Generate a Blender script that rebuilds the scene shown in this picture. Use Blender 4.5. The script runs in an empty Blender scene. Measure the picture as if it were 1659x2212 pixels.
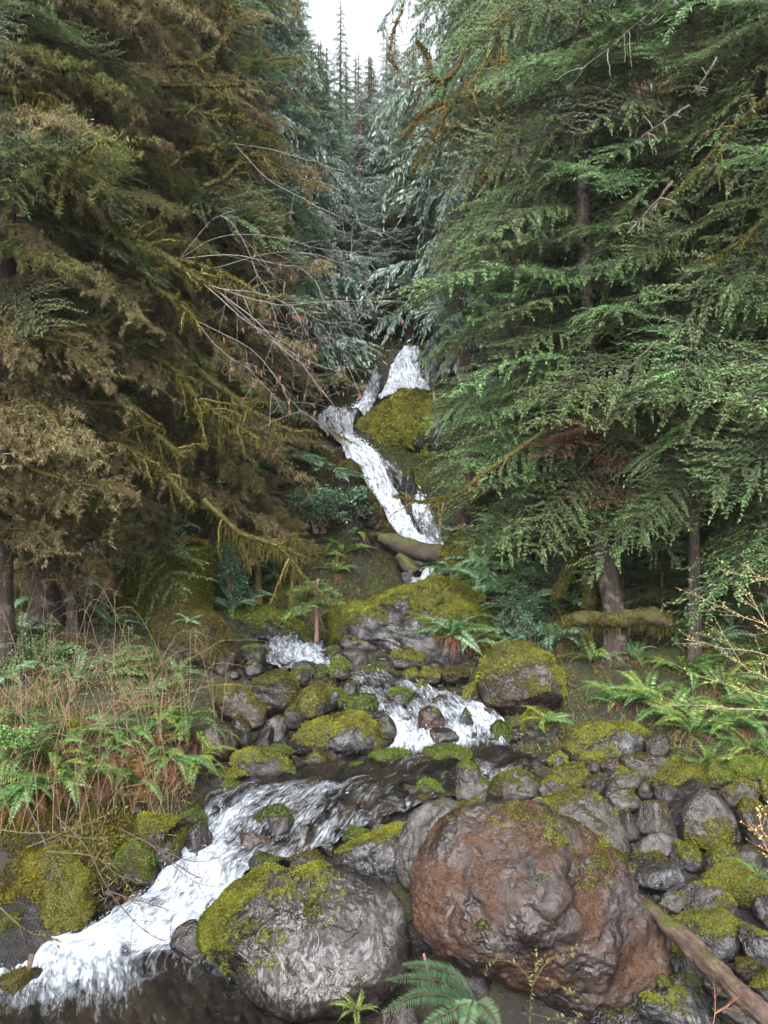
import bpy, bmesh, math, random
import numpy as np
from mathutils import Vector, Matrix, Quaternion

# ------------------------------------------------------------------ camera, sky, sun, exposure
sc = bpy.context.scene
COL = sc.collection
FPX = 1703.0            # focal length in pixels of a 1659 x 2212 picture
CZ = 4.4                # eye height above the lowest pool, metres
cd = bpy.data.cameras.new('camera'); cam = bpy.data.objects.new('camera', cd); COL.objects.link(cam)
cam.location = (0, 0, CZ); cam.rotation_euler = (math.radians(90), 0, 0)
cd.sensor_fit = 'VERTICAL'; cd.sensor_height = 24.0; cd.lens = 24.0 * FPX / 2212.0
cd.clip_start = 0.1; cd.clip_end = 2000
sc.camera = cam

SUN_EL, SUN_AZ = 37, 188        # overcast: only a faint, wide sun
w = bpy.data.worlds.new('World'); sc.world = w; w.use_nodes = True
nt = w.node_tree; nt.nodes.clear()
sky = nt.nodes.new('ShaderNodeTexSky'); sky.sky_type = 'NISHITA'; sky.sun_disc = False
sky.sun_elevation = math.radians(SUN_EL); sky.sun_rotation = math.radians(SUN_AZ)
sky.air_density = 1.0; sky.dust_density = 4.0; sky.ozone_density = 1.0
hs = nt.nodes.new('ShaderNodeHueSaturation'); hs.inputs['Saturation'].default_value = 0.15
hs.inputs['Value'].default_value = 1.0
bg = nt.nodes.new('ShaderNodeBackground'); bg.inputs['Strength'].default_value = 0.085
wo = nt.nodes.new('ShaderNodeOutputWorld')
nt.links.new(sky.outputs[0], hs.inputs['Color']); nt.links.new(hs.outputs[0], bg.inputs[0]); nt.links.new(bg.outputs[0], wo.inputs[0])
sd = bpy.data.lights.new('sun', 'SUN'); sd.energy = 1.5; sd.angle = math.radians(36); sd.color = (1.0, 0.965, 0.90)
sun = bpy.data.objects.new('sun', sd); COL.objects.link(sun)
sun.rotation_euler = (math.radians(90 - SUN_EL), 0, math.radians(180 - SUN_AZ))
sc.view_settings.view_transform = 'Standard'; sc.view_settings.look = 'None'
sc.view_settings.exposure = 2.75; sc.view_settings.gamma = 1.0
cy = sc.cycles
cy.max_bounces = 6; cy.diffuse_bounces = 4; cy.glossy_bounces = 2; cy.transmission_bounces = 3
cy.transparent_max_bounces = 4; cy.volume_bounces = 0
cy.caustics_reflective = False; cy.caustics_refractive = False
cy.use_denoising = True; cy.denoiser = 'OPENIMAGEDENOISE'; cy.denoising_prefilter = 'FAST'; cy.denoising_input_passes = 'RGB_ALBEDO_NORMAL'
cy.use_adaptive_sampling = True; cy.adaptive_threshold = 0.008

# ------------------------------------------------------------------ helpers
def P(u, v, Y):
    """the point at distance Y in front of the viewer that is seen at (u, v)"""
    return np.array([(u - 829.5) / FPX * Y, Y, CZ - (v - 1106.0) / FPX * Y])

_H = np.random.default_rng(11).random((64, 64, 64)).astype(np.float64)
def vnoise(p):
    i = np.floor(p).astype(int); f = p - i; f = f * f * (3 - 2 * f)
    i0 = i & 63; i1 = (i + 1) & 63
    def g(a, b, c): return _H[a, b, c]
    x0, y0, z0 = i0.T; x1, y1, z1 = i1.T; fx, fy, fz = f.T
    c00 = g(x0, y0, z0) * (1 - fx) + g(x1, y0, z0) * fx
    c10 = g(x0, y1, z0) * (1 - fx) + g(x1, y1, z0) * fx
    c01 = g(x0, y0, z1) * (1 - fx) + g(x1, y0, z1) * fx
    c11 = g(x0, y1, z1) * (1 - fx) + g(x1, y1, z1) * fx
    return ((c00 * (1 - fy) + c10 * fy) * (1 - fz) + (c01 * (1 - fy) + c11 * fy) * fz) * 2 - 1
def fbm(p, oct=4, gain=0.5, lac=2.03):
    p = np.asarray(p, float); r = 0; a = 1.0; n = 0
    for k in range(oct):
        r = r + a * vnoise(p + 17.3 * k); n += a; a *= gain; p = p * lac
    return r / n
def sstep(a, b, x):
    t = np.clip((x - a) / (b - a), 0, 1); return t * t * (3 - 2 * t)

class MB:
    """collects vertices, faces and point colours of ONE mesh"""
    def __init__(s): s.v = []; s.q = []; s.t = []; s.c = []; s.n = 0
    def add(s, v, q=None, t=None, c=(1, 1, 1)):
        v = np.asarray(v, float).reshape(-1, 3)
        if q is not None and len(q): s.q.append(np.asarray(q, int).reshape(-1, 4) + s.n)
        if t is not None and len(t): s.t.append(np.asarray(t, int).reshape(-1, 3) + s.n)
        c = np.asarray(c, float)
        s.c.append(np.broadcast_to(c, (len(v), 3)) if c.ndim < 2 else c)
        s.v.append(v); s.n += len(v)
    def arrays(s):
        return (np.concatenate(s.v), np.concatenate(s.q) if s.q else np.zeros((0, 4), int),
                np.concatenate(s.t) if s.t else np.zeros((0, 3), int), np.concatenate(s.c))
    def add_mesh(s, arr, M=None):
        v, q, t, c = arr
        if M is not None: v = v @ M[:3, :3].T + M[:3, 3]
        s.add(v, q, t, c)
    def mesh(s, name, mat, smooth=False):
        return make_mesh(name, *s.arrays(), mat, smooth)
    def build(s, name, mat, parent=None, smooth=False, loc=None):
        return link(name, s.mesh(name, mat, smooth), parent, loc)

def make_mesh(name, v, q, t, c, mat, smooth=False, extra=None):
    m = bpy.data.meshes.new(name)
    nq, ntr = len(q), len(t)
    m.vertices.add(len(v)); m.vertices.foreach_set('co', np.asarray(v, np.float32).ravel())
    m.loops.add(nq * 4 + ntr * 3); m.polygons.add(nq + ntr)
    m.loops.foreach_set('vertex_index', np.concatenate([np.asarray(q, np.int32).ravel(), np.asarray(t, np.int32).ravel()]).astype(np.int32))
    ls = np.concatenate([np.arange(nq) * 4, nq * 4 + np.arange(ntr) * 3]).astype(np.int32)
    m.polygons.foreach_set('loop_start', ls)
    if smooth: m.polygons.foreach_set('use_smooth', np.ones(nq + ntr, bool))
    if c is not None:
        a = m.attributes.new('Col', 'FLOAT_COLOR', 'POINT')
        a.data.foreach_set('color', np.concatenate([c, np.ones((len(v), 1))], 1).astype(np.float32).ravel())
    for k, val in (extra or {}).items():
        val = np.asarray(val, np.float32)
        if val.ndim == 1:
            a = m.attributes.new(k, 'FLOAT', 'POINT'); a.data.foreach_set('value', val)
        else:
            a = m.attributes.new(k, 'FLOAT_VECTOR', 'POINT'); a.data.foreach_set('vector', val.ravel())
    m.update(calc_edges=True); m.validate()
    m.materials.append(mat)
    return m
def link(name, mesh, parent=None, loc=None):
    o = bpy.data.objects.new(name, mesh); COL.objects.link(o)
    if parent is not None: o.parent = parent
    if loc is not None: o.location = [float(x) for x in loc]
    return o
def tag(o, label=None, cat=None, group=None, kind=None):
    if label: o['label'] = label
    if cat: o['category'] = cat
    if group: o['group'] = group
    if kind: o['kind'] = kind
    return o
def empty(name, loc, rz=0.0):
    o = bpy.data.objects.new(name, None); COL.objects.link(o)
    o.location = [float(x) for x in loc]; o.rotation_euler = (0, 0, rz); o.empty_display_size = 0.1
    return o

def smooth_path(pts, n):
    """Catmull-Rom through pts"""
    pts = np.asarray(pts, float); k = len(pts)
    P0 = np.vstack([2 * pts[0] - pts[1], pts, 2 * pts[-1] - pts[-2]])
    t = np.linspace(0, k - 1 - 1e-6, n); i = t.astype(int); f = (t - i)[:, None]
    a, b, c, d = P0[i], P0[i + 1], P0[i + 2], P0[i + 3]
    return 0.5 * ((2 * b) + (-a + c) * f + (2 * a - 5 * b + 4 * c - d) * f ** 2 + (-a + 3 * b - 3 * c + d) * f ** 3)
def tube(mb, pts, rad, sides=6, col=(.1, .08, .06), rough=0.0, seed=0, cap=True):
    pts = np.asarray(pts, float); n = len(pts)
    rad = np.broadcast_to(np.asarray(rad, float), (n,))
    T = np.gradient(pts, axis=0); T /= np.linalg.norm(T, axis=1)[:, None] + 1e-9
    ref = np.array([0, 0, 1.0]) if abs(T[:, 2]).mean() < 0.8 else np.array([1.0, 0, 0])
    A = np.cross(T, ref); A /= np.linalg.norm(A, axis=1)[:, None] + 1e-9
    B = np.cross(T, A)
    th = np.arange(sides) / sides * 2 * np.pi
    ring = np.cos(th)[None, :, None] * A[:, None] + np.sin(th)[None, :, None] * B[:, None]
    R = rad[:, None] * np.ones((n, sides))
    v = pts[:, None] + ring * R[..., None]
    if rough:
        nz = fbm(v.reshape(-1, 3) * (0.6 / max(rad.max(), .01)) + seed * 3.1, 3).reshape(n, sides)
        v = pts[:, None] + ring * (R * (1 + rough * nz))[..., None]
    v = v.reshape(-1, 3)
    i = np.arange(n - 1)[:, None] * sides + np.arange(sides)[None]
    j = np.arange(n - 1)[:, None] * sides + (np.arange(sides)[None] + 1) % sides
    q = np.stack([i, j, j + sides, i + sides], -1).reshape(-1, 4)
    t = None
    if cap:
        t = [[(n - 1) * sides, (n - 1) * sides + a, (n - 1) * sides + a + 1] for a in range(1, sides - 1)]
        t += [[0, a + 1, a] for a in range(1, sides - 1)]
    c = col
    if np.ndim(col) == 2: c = np.repeat(np.asarray(col), sides, 0)
    mb.add(v, q, t, c)
def blades(mb, p, d, wv, ln, wd, col, cup=0.0):
    """diamond leaf faces: start p, unit direction d, unit width vector wv, length, width"""
    p = np.asarray(p, float).reshape(-1, 3); n = len(p)
    ln = np.broadcast_to(ln, (n,))[:, None]; wd = np.broadcast_to(wd, (n,))[:, None]
    m = p + d * ln * 0.45
    v = np.stack([p, m + wv * wd * .5, p + d * ln, m - wv * wd * .5], 1).reshape(-1, 3)
    q = np.arange(n * 4).reshape(-1, 4)
    col = np.broadcast_to(np.asarray(col, float), (n, 3))
    mb.add(v, q, None, np.repeat(col, 4, 0))
def unit(a):
    return a / (np.linalg.norm(a, axis=-1, keepdims=True) + 1e-9)

# ------------------------------------------------------------------ materials
def nodes(name):
    m = bpy.data.materials.new(name); m.use_nodes = True
    t = m.node_tree; t.nodes.clear(); out = t.nodes.new('ShaderNodeOutputMaterial')
    return m, t, out
def N(t, kind, **kw):
    n = t.nodes.new(kind)
    for k, v in kw.items():
        if k.startswith('i_'): n.inputs[k[2:].replace('_', ' ')].default_value = v
        else: setattr(n, k, v)
    return n
def ramp(t, src, stops):
    r = t.nodes.new('ShaderNodeValToRGB'); e = r.color_ramp.elements
    while len(e) < len(stops): e.new(0.5)
    for k, (p, c) in enumerate(stops):
        e[k].position = p; e[k].color = (c[0], c[1], c[2], 1) if len(c) == 3 else c
    t.links.new(src, r.inputs[0]); return r.outputs[0]
def mixc(t, f, a, b, mode='MIX'):
    m = t.nodes.new('ShaderNodeMix'); m.data_type = 'RGBA'; m.blend_type = mode
    for s, x in ((0, f), (6, a), (7, b)):
        if isinstance(x, (int, float)): m.inputs[s].default_value = x
        elif isinstance(x, tuple): m.inputs[s].default_value = (*x, 1)
        else: t.links.new(x, m.inputs[s])
    return m.outputs[2]
def math_(t, op, a, b=None, c=None, clamp=False):
    m = t.nodes.new('ShaderNodeMath'); m.operation = op; m.use_clamp = clamp
    for s, x in ((0, a), (1, b), (2, c)):
        if x is None: continue
        if isinstance(x, (int, float)): m.inputs[s].default_value = x
        else: t.links.new(x, m.inputs[s])
    return m.outputs[0]
def noise(t, vec, scale, detail=4, rough=.55, dist=0.0):
    n = t.nodes.new('ShaderNodeTexNoise'); n.inputs['Scale'].default_value = scale
    n.inputs['Detail'].default_value = detail; n.inputs['Roughness'].default_value = rough
    n.inputs['Distortion'].default_value = dist
    if vec is not None: t.links.new(vec, n.inputs['Vector'])
    return n.outputs[0]
def attr(t, name, out='Fac'):
    a = t.nodes.new('ShaderNodeAttribute'); a.attribute_name = name; return a.outputs[out]

def leaf_mat(name, rough=.5, trans=.3, spec=.35, hue=.028, val=.25, sat=1.0):
    m, t, out = nodes(name)
    oi = t.nodes.new('ShaderNodeObjectInfo')
    hsv = t.nodes.new('ShaderNodeHueSaturation'); t.links.new(attr(t, 'Col', 'Color'), hsv.inputs['Color'])
    t.links.new(math_(t, 'MULTIPLY_ADD', oi.outputs['Random'], hue * 2, .5 - hue), hsv.inputs['Hue'])
    t.links.new(math_(t, 'MULTIPLY_ADD', oi.outputs['Random'], val * 2, 1 - val), hsv.inputs['Value'])
    hsv.inputs['Saturation'].default_value = sat
    b = N(t, 'ShaderNodeBsdfPrincipled', i_Roughness=rough); b.inputs['Specular IOR Level'].default_value = spec
    tr = t.nodes.new('ShaderNodeBsdfTranslucent')
    t.links.new(hsv.outputs[0], b.inputs['Base Color']); t.links.new(hsv.outputs[0], tr.inputs[0])
    mx = t.nodes.new('ShaderNodeMixShader'); mx.inputs[0].default_value = trans
    t.links.new(b.outputs[0], mx.inputs[1]); t.links.new(tr.outputs[0], mx.inputs[2]); t.links.new(mx.outputs[0], out.inputs[0])
    return m

def rock_mat(name, dark, mid, light, moss_a, moss_b, wet=.35, stain=(.2, .07, .03), painted_sheen=0.0, scale=1.0, bump=.8, spec=.38):
    m, t, out = nodes(name)
    tc = t.nodes.new('ShaderNodeTexCoord').outputs['Object']
    oi = t.nodes.new('ShaderNodeObjectInfo')
    n1 = noise(t, tc, 2.2 * scale, 6, .62, .4)
    n2 = noise(t, tc, 11 * scale, 5, .65)
    n3 = noise(t, tc, 45 * scale, 3, .6)
    base = ramp(t, n1, [(.30, dark), (.5, mid), (.72, light)])
    base = mixc(t, math_(t, 'MULTIPLY', ramp(t, n2, [(.42, (0, 0, 0)), (.62, (1, 1, 1))]), .55), base, tuple(x * .45 for x in dark))
    lich = ramp(t, noise(t, tc, 7 * scale, 8, .8), [(.60, (0, 0, 0)), (.66, (1, 1, 1))])
    base = mixc(t, math_(t, 'MULTIPLY', lich, .2), base, tuple(min(1, x * 1.9 + .03) for x in light))
    vo = t.nodes.new('ShaderNodeTexVoronoi'); vo.feature = 'DISTANCE_TO_EDGE'; vo.inputs['Scale'].default_value = 1.9 * scale
    wp = t.nodes.new('ShaderNodeVectorMath'); wp.operation = 'MULTIPLY_ADD'; nv = t.nodes.new('ShaderNodeTexNoise'); nv.inputs['Scale'].default_value = 3.0; nv.inputs['Detail'].default_value = 5; t.links.new(tc, nv.inputs['Vector'])
    t.links.new(nv.outputs[1], wp.inputs[0]); wp.inputs[1].default_value = (.9, .9, .9); t.links.new(tc, wp.inputs[2]); t.links.new(wp.outputs[0], vo.inputs['Vector'])
    crack = ramp(t, vo.outputs['Distance'], [(0.0, (0, 0, 0)), (.03, (1, 1, 1))])
    crk = math_(t, 'MAXIMUM', crack, ramp(t, n1, [(.44, (0, 0, 0)), (.56, (1, 1, 1))]))
    base = mixc(t, 1.0, base, mixc(t, crk, (.35, .33, .32), (1, 1, 1)), 'MULTIPLY')
    n4 = noise(t, tc, 130 * scale, 2, .7)
    base = mixc(t, 1.0, base, ramp(t, n4, [(.35, (.62, .62, .62)), (.65, (1.45, 1.45, 1.45))]), 'MULTIPLY')
    if painted_sheen:  # pale sky sheen of wet rock, painted into the colour as streaks
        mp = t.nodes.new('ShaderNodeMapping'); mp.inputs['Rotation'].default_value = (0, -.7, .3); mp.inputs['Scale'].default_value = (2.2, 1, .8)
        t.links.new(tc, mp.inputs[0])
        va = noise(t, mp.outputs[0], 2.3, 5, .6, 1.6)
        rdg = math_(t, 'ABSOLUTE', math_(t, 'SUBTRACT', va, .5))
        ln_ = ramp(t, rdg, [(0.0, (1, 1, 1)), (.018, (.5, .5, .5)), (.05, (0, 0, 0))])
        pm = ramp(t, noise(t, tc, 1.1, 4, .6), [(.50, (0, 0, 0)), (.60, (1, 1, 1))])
        base = mixc(t, math_(t, 'MULTIPLY', math_(t, 'MULTIPLY', ln_, pm), painted_sheen), base, (.36, .37, .41))
    st = math_(t, 'MULTIPLY', attr(t, 'stain'), ramp(t, n2, [(.3, (.35,) * 3), (.6, (1, 1, 1))]), clamp=True)
    stc = mixc(t, ramp(t, noise(t, tc, 6, 5, .7), [(.35, (0, 0, 0)), (.65, (1, 1, 1))]), stain, tuple(min(1, x * 1.9) for x in stain))
    base = mixc(t, st, base, stc)
    hsv = t.nodes.new('ShaderNodeHueSaturation'); t.links.new(base, hsv.inputs['Color'])
    t.links.new(math_(t, 'MULTIPLY_ADD', oi.outputs['Random'], .5, .75), hsv.inputs['Value'])
    mo = math_(t, 'ADD', attr(t, 'moss'), math_(t, 'MULTIPLY_ADD', n2, .9, -.45))
    mo = math_(t, 'ADD', mo, math_(t, 'MULTIPLY_ADD', n3, .5, -.25))
    mk = ramp(t, mo, [(.42, (0, 0, 0)), (.58, (1, 1, 1))])
    mc = mixc(t, ramp(t, noise(t, tc, 9, 5, .75), [(.3, (0, 0, 0)), (.7, (1, 1, 1))]), moss_a, moss_b)
    mc = mixc(t, ramp(t, noise(t, tc, 70, 2, .6), [(.35, (1, 1, 1)), (.6, (0, 0, 0))]), mc, tuple(x * .35 for x in moss_a))
    col = mixc(t, mk, hsv.outputs[0], mc)
    b = N(t, 'ShaderNodeBsdfPrincipled'); t.links.new(col, b.inputs['Base Color'])
    rr = ramp(t, noise(t, tc, 4 * scale, 4, .6), [(.35, (max(.08, wet - .2),) * 3), (.65, (wet + .28,) * 3)])
    t.links.new(mixc(t, math_(t, 'MAXIMUM', mk, st), rr, (.9, .9, .9)), b.inputs['Roughness'])
    b.inputs['Specular IOR Level'].default_value = spec
    h = math_(t, 'ADD', math_(t, 'MULTIPLY', n1, .6), math_(t, 'ADD', math_(t, 'MULTIPLY', n2, .40), math_(t, 'ADD', math_(t, 'MULTIPLY', crk, .12), math_(t, 'MULTIPLY_ADD', n4, .05, math_(t, 'MULTIPLY', n3, .18)))))
    h = math_(t, 'ADD', h, math_(t, 'MULTIPLY', mk, math_(t, 'MULTIPLY_ADD', noise(t, tc, 60, 2, .7), .5, .15)))
    bp = N(t, 'ShaderNodeBump', i_Strength=bump, i_Distance=.07); t.links.new(h, bp.inputs['Height']); t.links.new(bp.outputs[0], b.inputs['Normal'])
    t.links.new(b.outputs[0], out.inputs[0])
    return m

def wood_mat(name, a, b_, moss=(.06, .07, .012), moss_amt=.5, stretch=(8, 8, 1.2), rough=.85, white=0.0):
    m, t, out = nodes(name)
    tc = t.nodes.new('ShaderNodeTexCoord').outputs['Object']
    mp = t.nodes.new('ShaderNodeMapping'); mp.inputs['Scale'].default_value = stretch; t.links.new(tc, mp.inputs[0])
    n1 = noise(t, mp.outputs[0], 2.2, 6, .65, .3); n2 = noise(t, tc, 3.0, 5, .7)
    c = mixc(t, ramp(t, n1, [(.35, (0, 0, 0)), (.65, (1, 1, 1))]), a, b_)
    if white:
        c = mixc(t, math_(t, 'MULTIPLY', ramp(t, noise(t, tc, 4.5, 5, .75), [(.52, (0, 0, 0)), (.6, (1, 1, 1))]), white), c, (.15, .14, .135))
    geo = t.nodes.new('ShaderNodeNewGeometry'); sx = t.nodes.new('ShaderNodeSeparateXYZ'); t.links.new(geo.outputs['Normal'], sx.inputs[0])
    mk = math_(t, 'MULTIPLY_ADD', sx.outputs[2], .22, n2)
    mk = ramp(t, mk, [(.72 - .4 * moss_amt, (0, 0, 0)), (.82 - .4 * moss_amt, (1, 1, 1))])
    mc = mixc(t, ramp(t, noise(t, tc, 25, 4, .7), [(.3, (0, 0, 0)), (.7, (1, 1, 1))]), tuple(x * .5 for x in moss), tuple(x * 1.6 for x in moss))
    c = mixc(t, mk, c, mc)
    b = N(t, 'ShaderNodeBsdfPrincipled', i_Roughness=rough); t.links.new(c, b.inputs['Base Color'])
    b.inputs['Specular IOR Level'].default_value = .3
    h = math_(t, 'ADD', n1, math_(t, 'MULTIPLY', math_(t, 'ADD', mk, noise(t, tc, 60, 3, .7)), .3))
    bp = N(t, 'ShaderNodeBump', i_Strength=.9, i_Distance=.04); t.links.new(h, bp.inputs['Height']); t.links.new(bp.outputs[0], b.inputs['Normal'])
    t.links.new(b.outputs[0], out.inputs[0])
    return m

def vcol_mat(name, rough=.8, spec=.2, jitter=.3):
    m, t, out = nodes(name)
    tc = t.nodes.new('ShaderNodeTexCoord').outputs['Object']
    c = mixc(t, 1.0, attr(t, 'Col', 'Color'), ramp(t, noise(t, tc, 22, 4, .7), [(.3, (1 - jitter,) * 3), (.7, (1 + jitter,) * 3)]), 'MULTIPLY')
    b = N(t, 'ShaderNodeBsdfPrincipled', i_Roughness=rough); t.links.new(c, b.inputs['Base Color'])
    b.inputs['Specular IOR Level'].default_value = spec
    bp = N(t, 'ShaderNodeBump', i_Strength=.6, i_Distance=.02); t.links.new(noise(t, tc, 40, 3, .7), bp.inputs['Height']); t.links.new(bp.outputs[0], b.inputs['Normal'])
    t.links.new(b.outputs[0], out.inputs[0])
    return m

YM = ((.040, .042, .008), (.115, .118, .016))     # yellow moss
GM = ((.022, .033, .006), (.07, .095, .010))      # green moss
OM = ((.024, .022, .007), (.06, .052, .013))    # olive moss
HAZE = True
M = {
 'dark': rock_mat('wet_dark_rock', (0.0047, 0.0043, 0.0047), (0.0137, 0.0121, 0.0118), (0.0295, 0.0275, 0.0275), *GM, wet=.28),
 'darko': rock_mat('wet_dark_rock_olive', (0.0051, 0.0047, 0.0047), (0.0142, 0.0126, 0.0118), (0.0314, 0.0290, 0.0275), *OM, wet=.3),
 'grey': rock_mat('grey_rock', (0.0118, 0.0110, 0.0106), (0.0334, 0.0306, 0.0290), (0.0628, 0.0590, 0.0590), *YM, wet=.42),
 'greyo': rock_mat('grey_rock_olive', (0.0099, 0.0086, 0.0078), (0.0275, 0.0236, 0.0204), (0.0510, 0.0472, 0.0451), *OM, wet=.45),
 'brown': rock_mat('brown_rock', (0.0086, 0.0059, 0.0043), (0.0236, 0.0165, 0.0126), (0.0472, 0.0354, 0.0295), *OM, wet=.4),
 'yel': rock_mat('mossy_rock', (0.0086, 0.0078, 0.0078), (0.0255, 0.0236, 0.0236), (0.0550, 0.0550, 0.0590), *YM, wet=.3),
 'red': rock_mat('red_algae_rock', (0.0066, 0.0047, 0.0047), (0.0186, 0.0138, 0.0132), (0.0374, 0.0310, 0.0310), *YM, wet=.42, stain=(.030, .0140, .0075), scale=.8),
 'sheen_rock': rock_mat('sheen_painted_wet_rock', (0.0085, 0.0072, 0.0064), (0.0210, 0.0178, 0.0158), (0.0380, 0.0330, 0.0305), *YM, wet=.31, painted_sheen=.30, scale=.6, bump=.55, spec=.20),
 'wetgrey': rock_mat('wet_grey_rock', (0.0076, 0.0070, 0.0076), (0.0228, 0.0216, 0.0228), (0.0475, 0.0463, 0.0507), *YM, wet=.22, painted_sheen=.18),
 'wetbrown': rock_mat('wet_brown_rock', (0.0078, 0.0035, 0.0024), (0.0216, 0.0102, 0.0071), (0.0354, 0.0216, 0.0165), *GM, wet=.2),
 'leaf': leaf_mat('conifer_needles', .5, .5, .35),
 'cedar': leaf_mat('cedar_fronds', .42, .35, .5, .01, .15),
 'fern': leaf_mat('fern_leaf', .42, .4, .45, .015, .2),
 'moss': leaf_mat('moss_tufts', .9, .35, .05, .01, .15),
 'hang': leaf_mat('hanging_moss', .9, .55, .05, .01, .18),
 'dead': leaf_mat('dead_fronds', .8, .2, .1, .01, .2),
 'twig': vcol_mat('twig_bark'),
 'bark': wood_mat('grey_bark', (.016, .011, .009), (.044, .031, .026), (.035, .032, .01), .35, (7, 7, .9), white=.45),
 'barkred': wood_mat('cedar_bark', (.035, .018, .016), (.13, .075, .07), (.06, .06, .012), .12, (14, 14, .6)),
 'barkdark': wood_mat('dark_bark', (.018, .013, .011), (.06, .045, .038), (.05, .05, .01), .35, (8, 8, 1.0), white=.25),
 'mossbark': wood_mat('mossy_bark', (.03, .022, .014), (.06, .045, .03), (.04, .038, .009), .85, (5, 5, 2)),
 'log': wood_mat('log_wood', (.035, .022, .017), (.105, .070, .056), (.05, .055, .01), .02, (1.2, 12, 12), .6),
 'mosslog': wood_mat('mossy_log_wood', (.025, .017, .013), (.05, .036, .028), (.035, .042, .009), .40, (1.2, 10, 10), .6),
}
# ------------------------------------------------------------------ the ground: a thin-plate surface through surveyed points
CP = []
def cp(u, v, Y, dz=0.0):
    p = P(u, v, Y); CP.append((p[0], p[1], p[2] + dz))
def cz(x, y, z): CP.append((x, y, z))
# stream bed: (v, distance, left edge, right edge)
LOWER = [(2240, 6.61, -420, 780), (2150, 7.18, -420, 700), (2060, 7.85, -200, 480), (2020, 8.1, 105, 450), (1980, 8.35, 195, 465), (1940, 8.6, 262, 490),
         (1900, 8.85, 315, 525), (1860, 9.1, 356, 545), (1820, 9.4, 405, 700), (1780, 9.7, 432, 760), (1740, 10.0, 440, 860), (1700, 10.4, 450, 1010),
         (1672, 10.95, 520, 1190), (1650, 11.3, 600, 1180), (1630, 11.65, 760, 1170), (1600, 12.1, 848, 1105), (1560, 12.65, 840, 1100), (1520, 13.3, 805, 1060),
         (1480, 14.2, 772, 950), (1450, 15.0, 735, 860), (1436, 15.4, 640, 790), (1424, 15.8, 575, 715), (1400, 16.6, 565, 705), (1378, 17.4, 575, 690), (1366, 17.9, 600, 660)]
FALL = [(746, 868, 910, 32), (780, 845, 908, 31.2), (810, 838, 915, 30.5), (832, 826, 940, 29.9), (852, 812, 962, 29.5)]
FALLB = [(790, 806, 824, 30.6), (815, 798, 822, 30.2), (840, 784, 815, 29.5), (868, 772, 802, 28.9), (884, 745, 785, 28.4)]
FALLM = [(878, 694, 770, 28.3), (895, 684, 764, 27.9), (915, 694, 762, 27.5), (940, 728, 768, 27.0), (958, 744, 800, 26.5), (980, 748, 826, 26.0),
         (1010, 776, 836, 25.5), (1050, 800, 856, 24.9), (1090, 826, 876, 24.4), (1130, 850, 898, 23.9), (1160, 876, 925, 23.4), (1190, 905, 970, 22.9)]
FALLR = [(985, 808, 824, 26.0), (1010, 830, 866, 25.6), (1040, 852, 898, 25.2), (1070, 880, 920, 24.8), (1100, 893, 934, 24.4), (1130, 905, 945, 24.0), (1160, 922, 958, 23.5), (1185, 935, 968, 23.1)]
SPOUT = [(1225, 915, 945, 22.2), (1243, 900, 936, 21.8), (1260, 882, 925, 21.3), (1285, 862, 905, 20.7)]
for v, Y, a, b in LOWER:
    for k in (0.1, .5, .9): cp(a + (b - a) * k, v, Y, -.16)
for S in (FALL, FALLB, FALLM, FALLR, SPOUT):
        for v, a, b, Y in S:
            for q_ in (a, (a + b) / 2, b): cp(q_, v, Y + .35, -.3)
# left bank
for a in [(300, 1820, 9.5), (330, 1690, 10.2), (430, 1640, 11.0), (420, 1560, 11.8), (200, 1840, 8.7), (230, 1700, 9.6), (300, 1560, 10.9), (330, 1600, 10.6), (130, 1600, 9.9), (400, 1580, 11.3), (60, 1880, 8.0), (60, 1700, 9.0),
          (100, 1550, 10.6), (200, 1490, 11.8), (380, 1480, 12.8), (0, 1480, 11.6), (470, 1500, 13.5), (500, 1420, 15.0), (530, 1370, 16.8), (400, 1380, 15), (200, 1380, 14), (0, 1370, 13.6), (-300, 1600, 9.5),
          (-400, 1400, 12.6), (-400, 1900, 7.6), (450, 1310, 18.0), (330, 1310, 17.3), (150, 1290, 16.5), (0, 1280, 16), (-300, 1270, 15.6), (620, 1310, 19.2), (560, 1330, 18),
          (500, 1230, 20), (250, 1180, 20.5), (0, 1150, 20), (-300, 1130, 20), (640, 1180, 21.5), (700, 1260, 20.4), (830, 1290, 20.9), (760, 1180, 22.0), (810, 1165, 22.8), (700, 1080, 23.6), (600, 1080, 23.8),
          (640, 960, 27.2), (700, 1000, 25.4), (500, 1000, 25.5), (300, 1020, 25), (50, 1000, 25), (-300, 1000, 25), (600, 850, 30.3), (400, 850, 30), (150, 850, 30), (-200, 840, 30), (700, 820, 32), (790, 745, 33.5)]: cp(*a)
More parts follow.
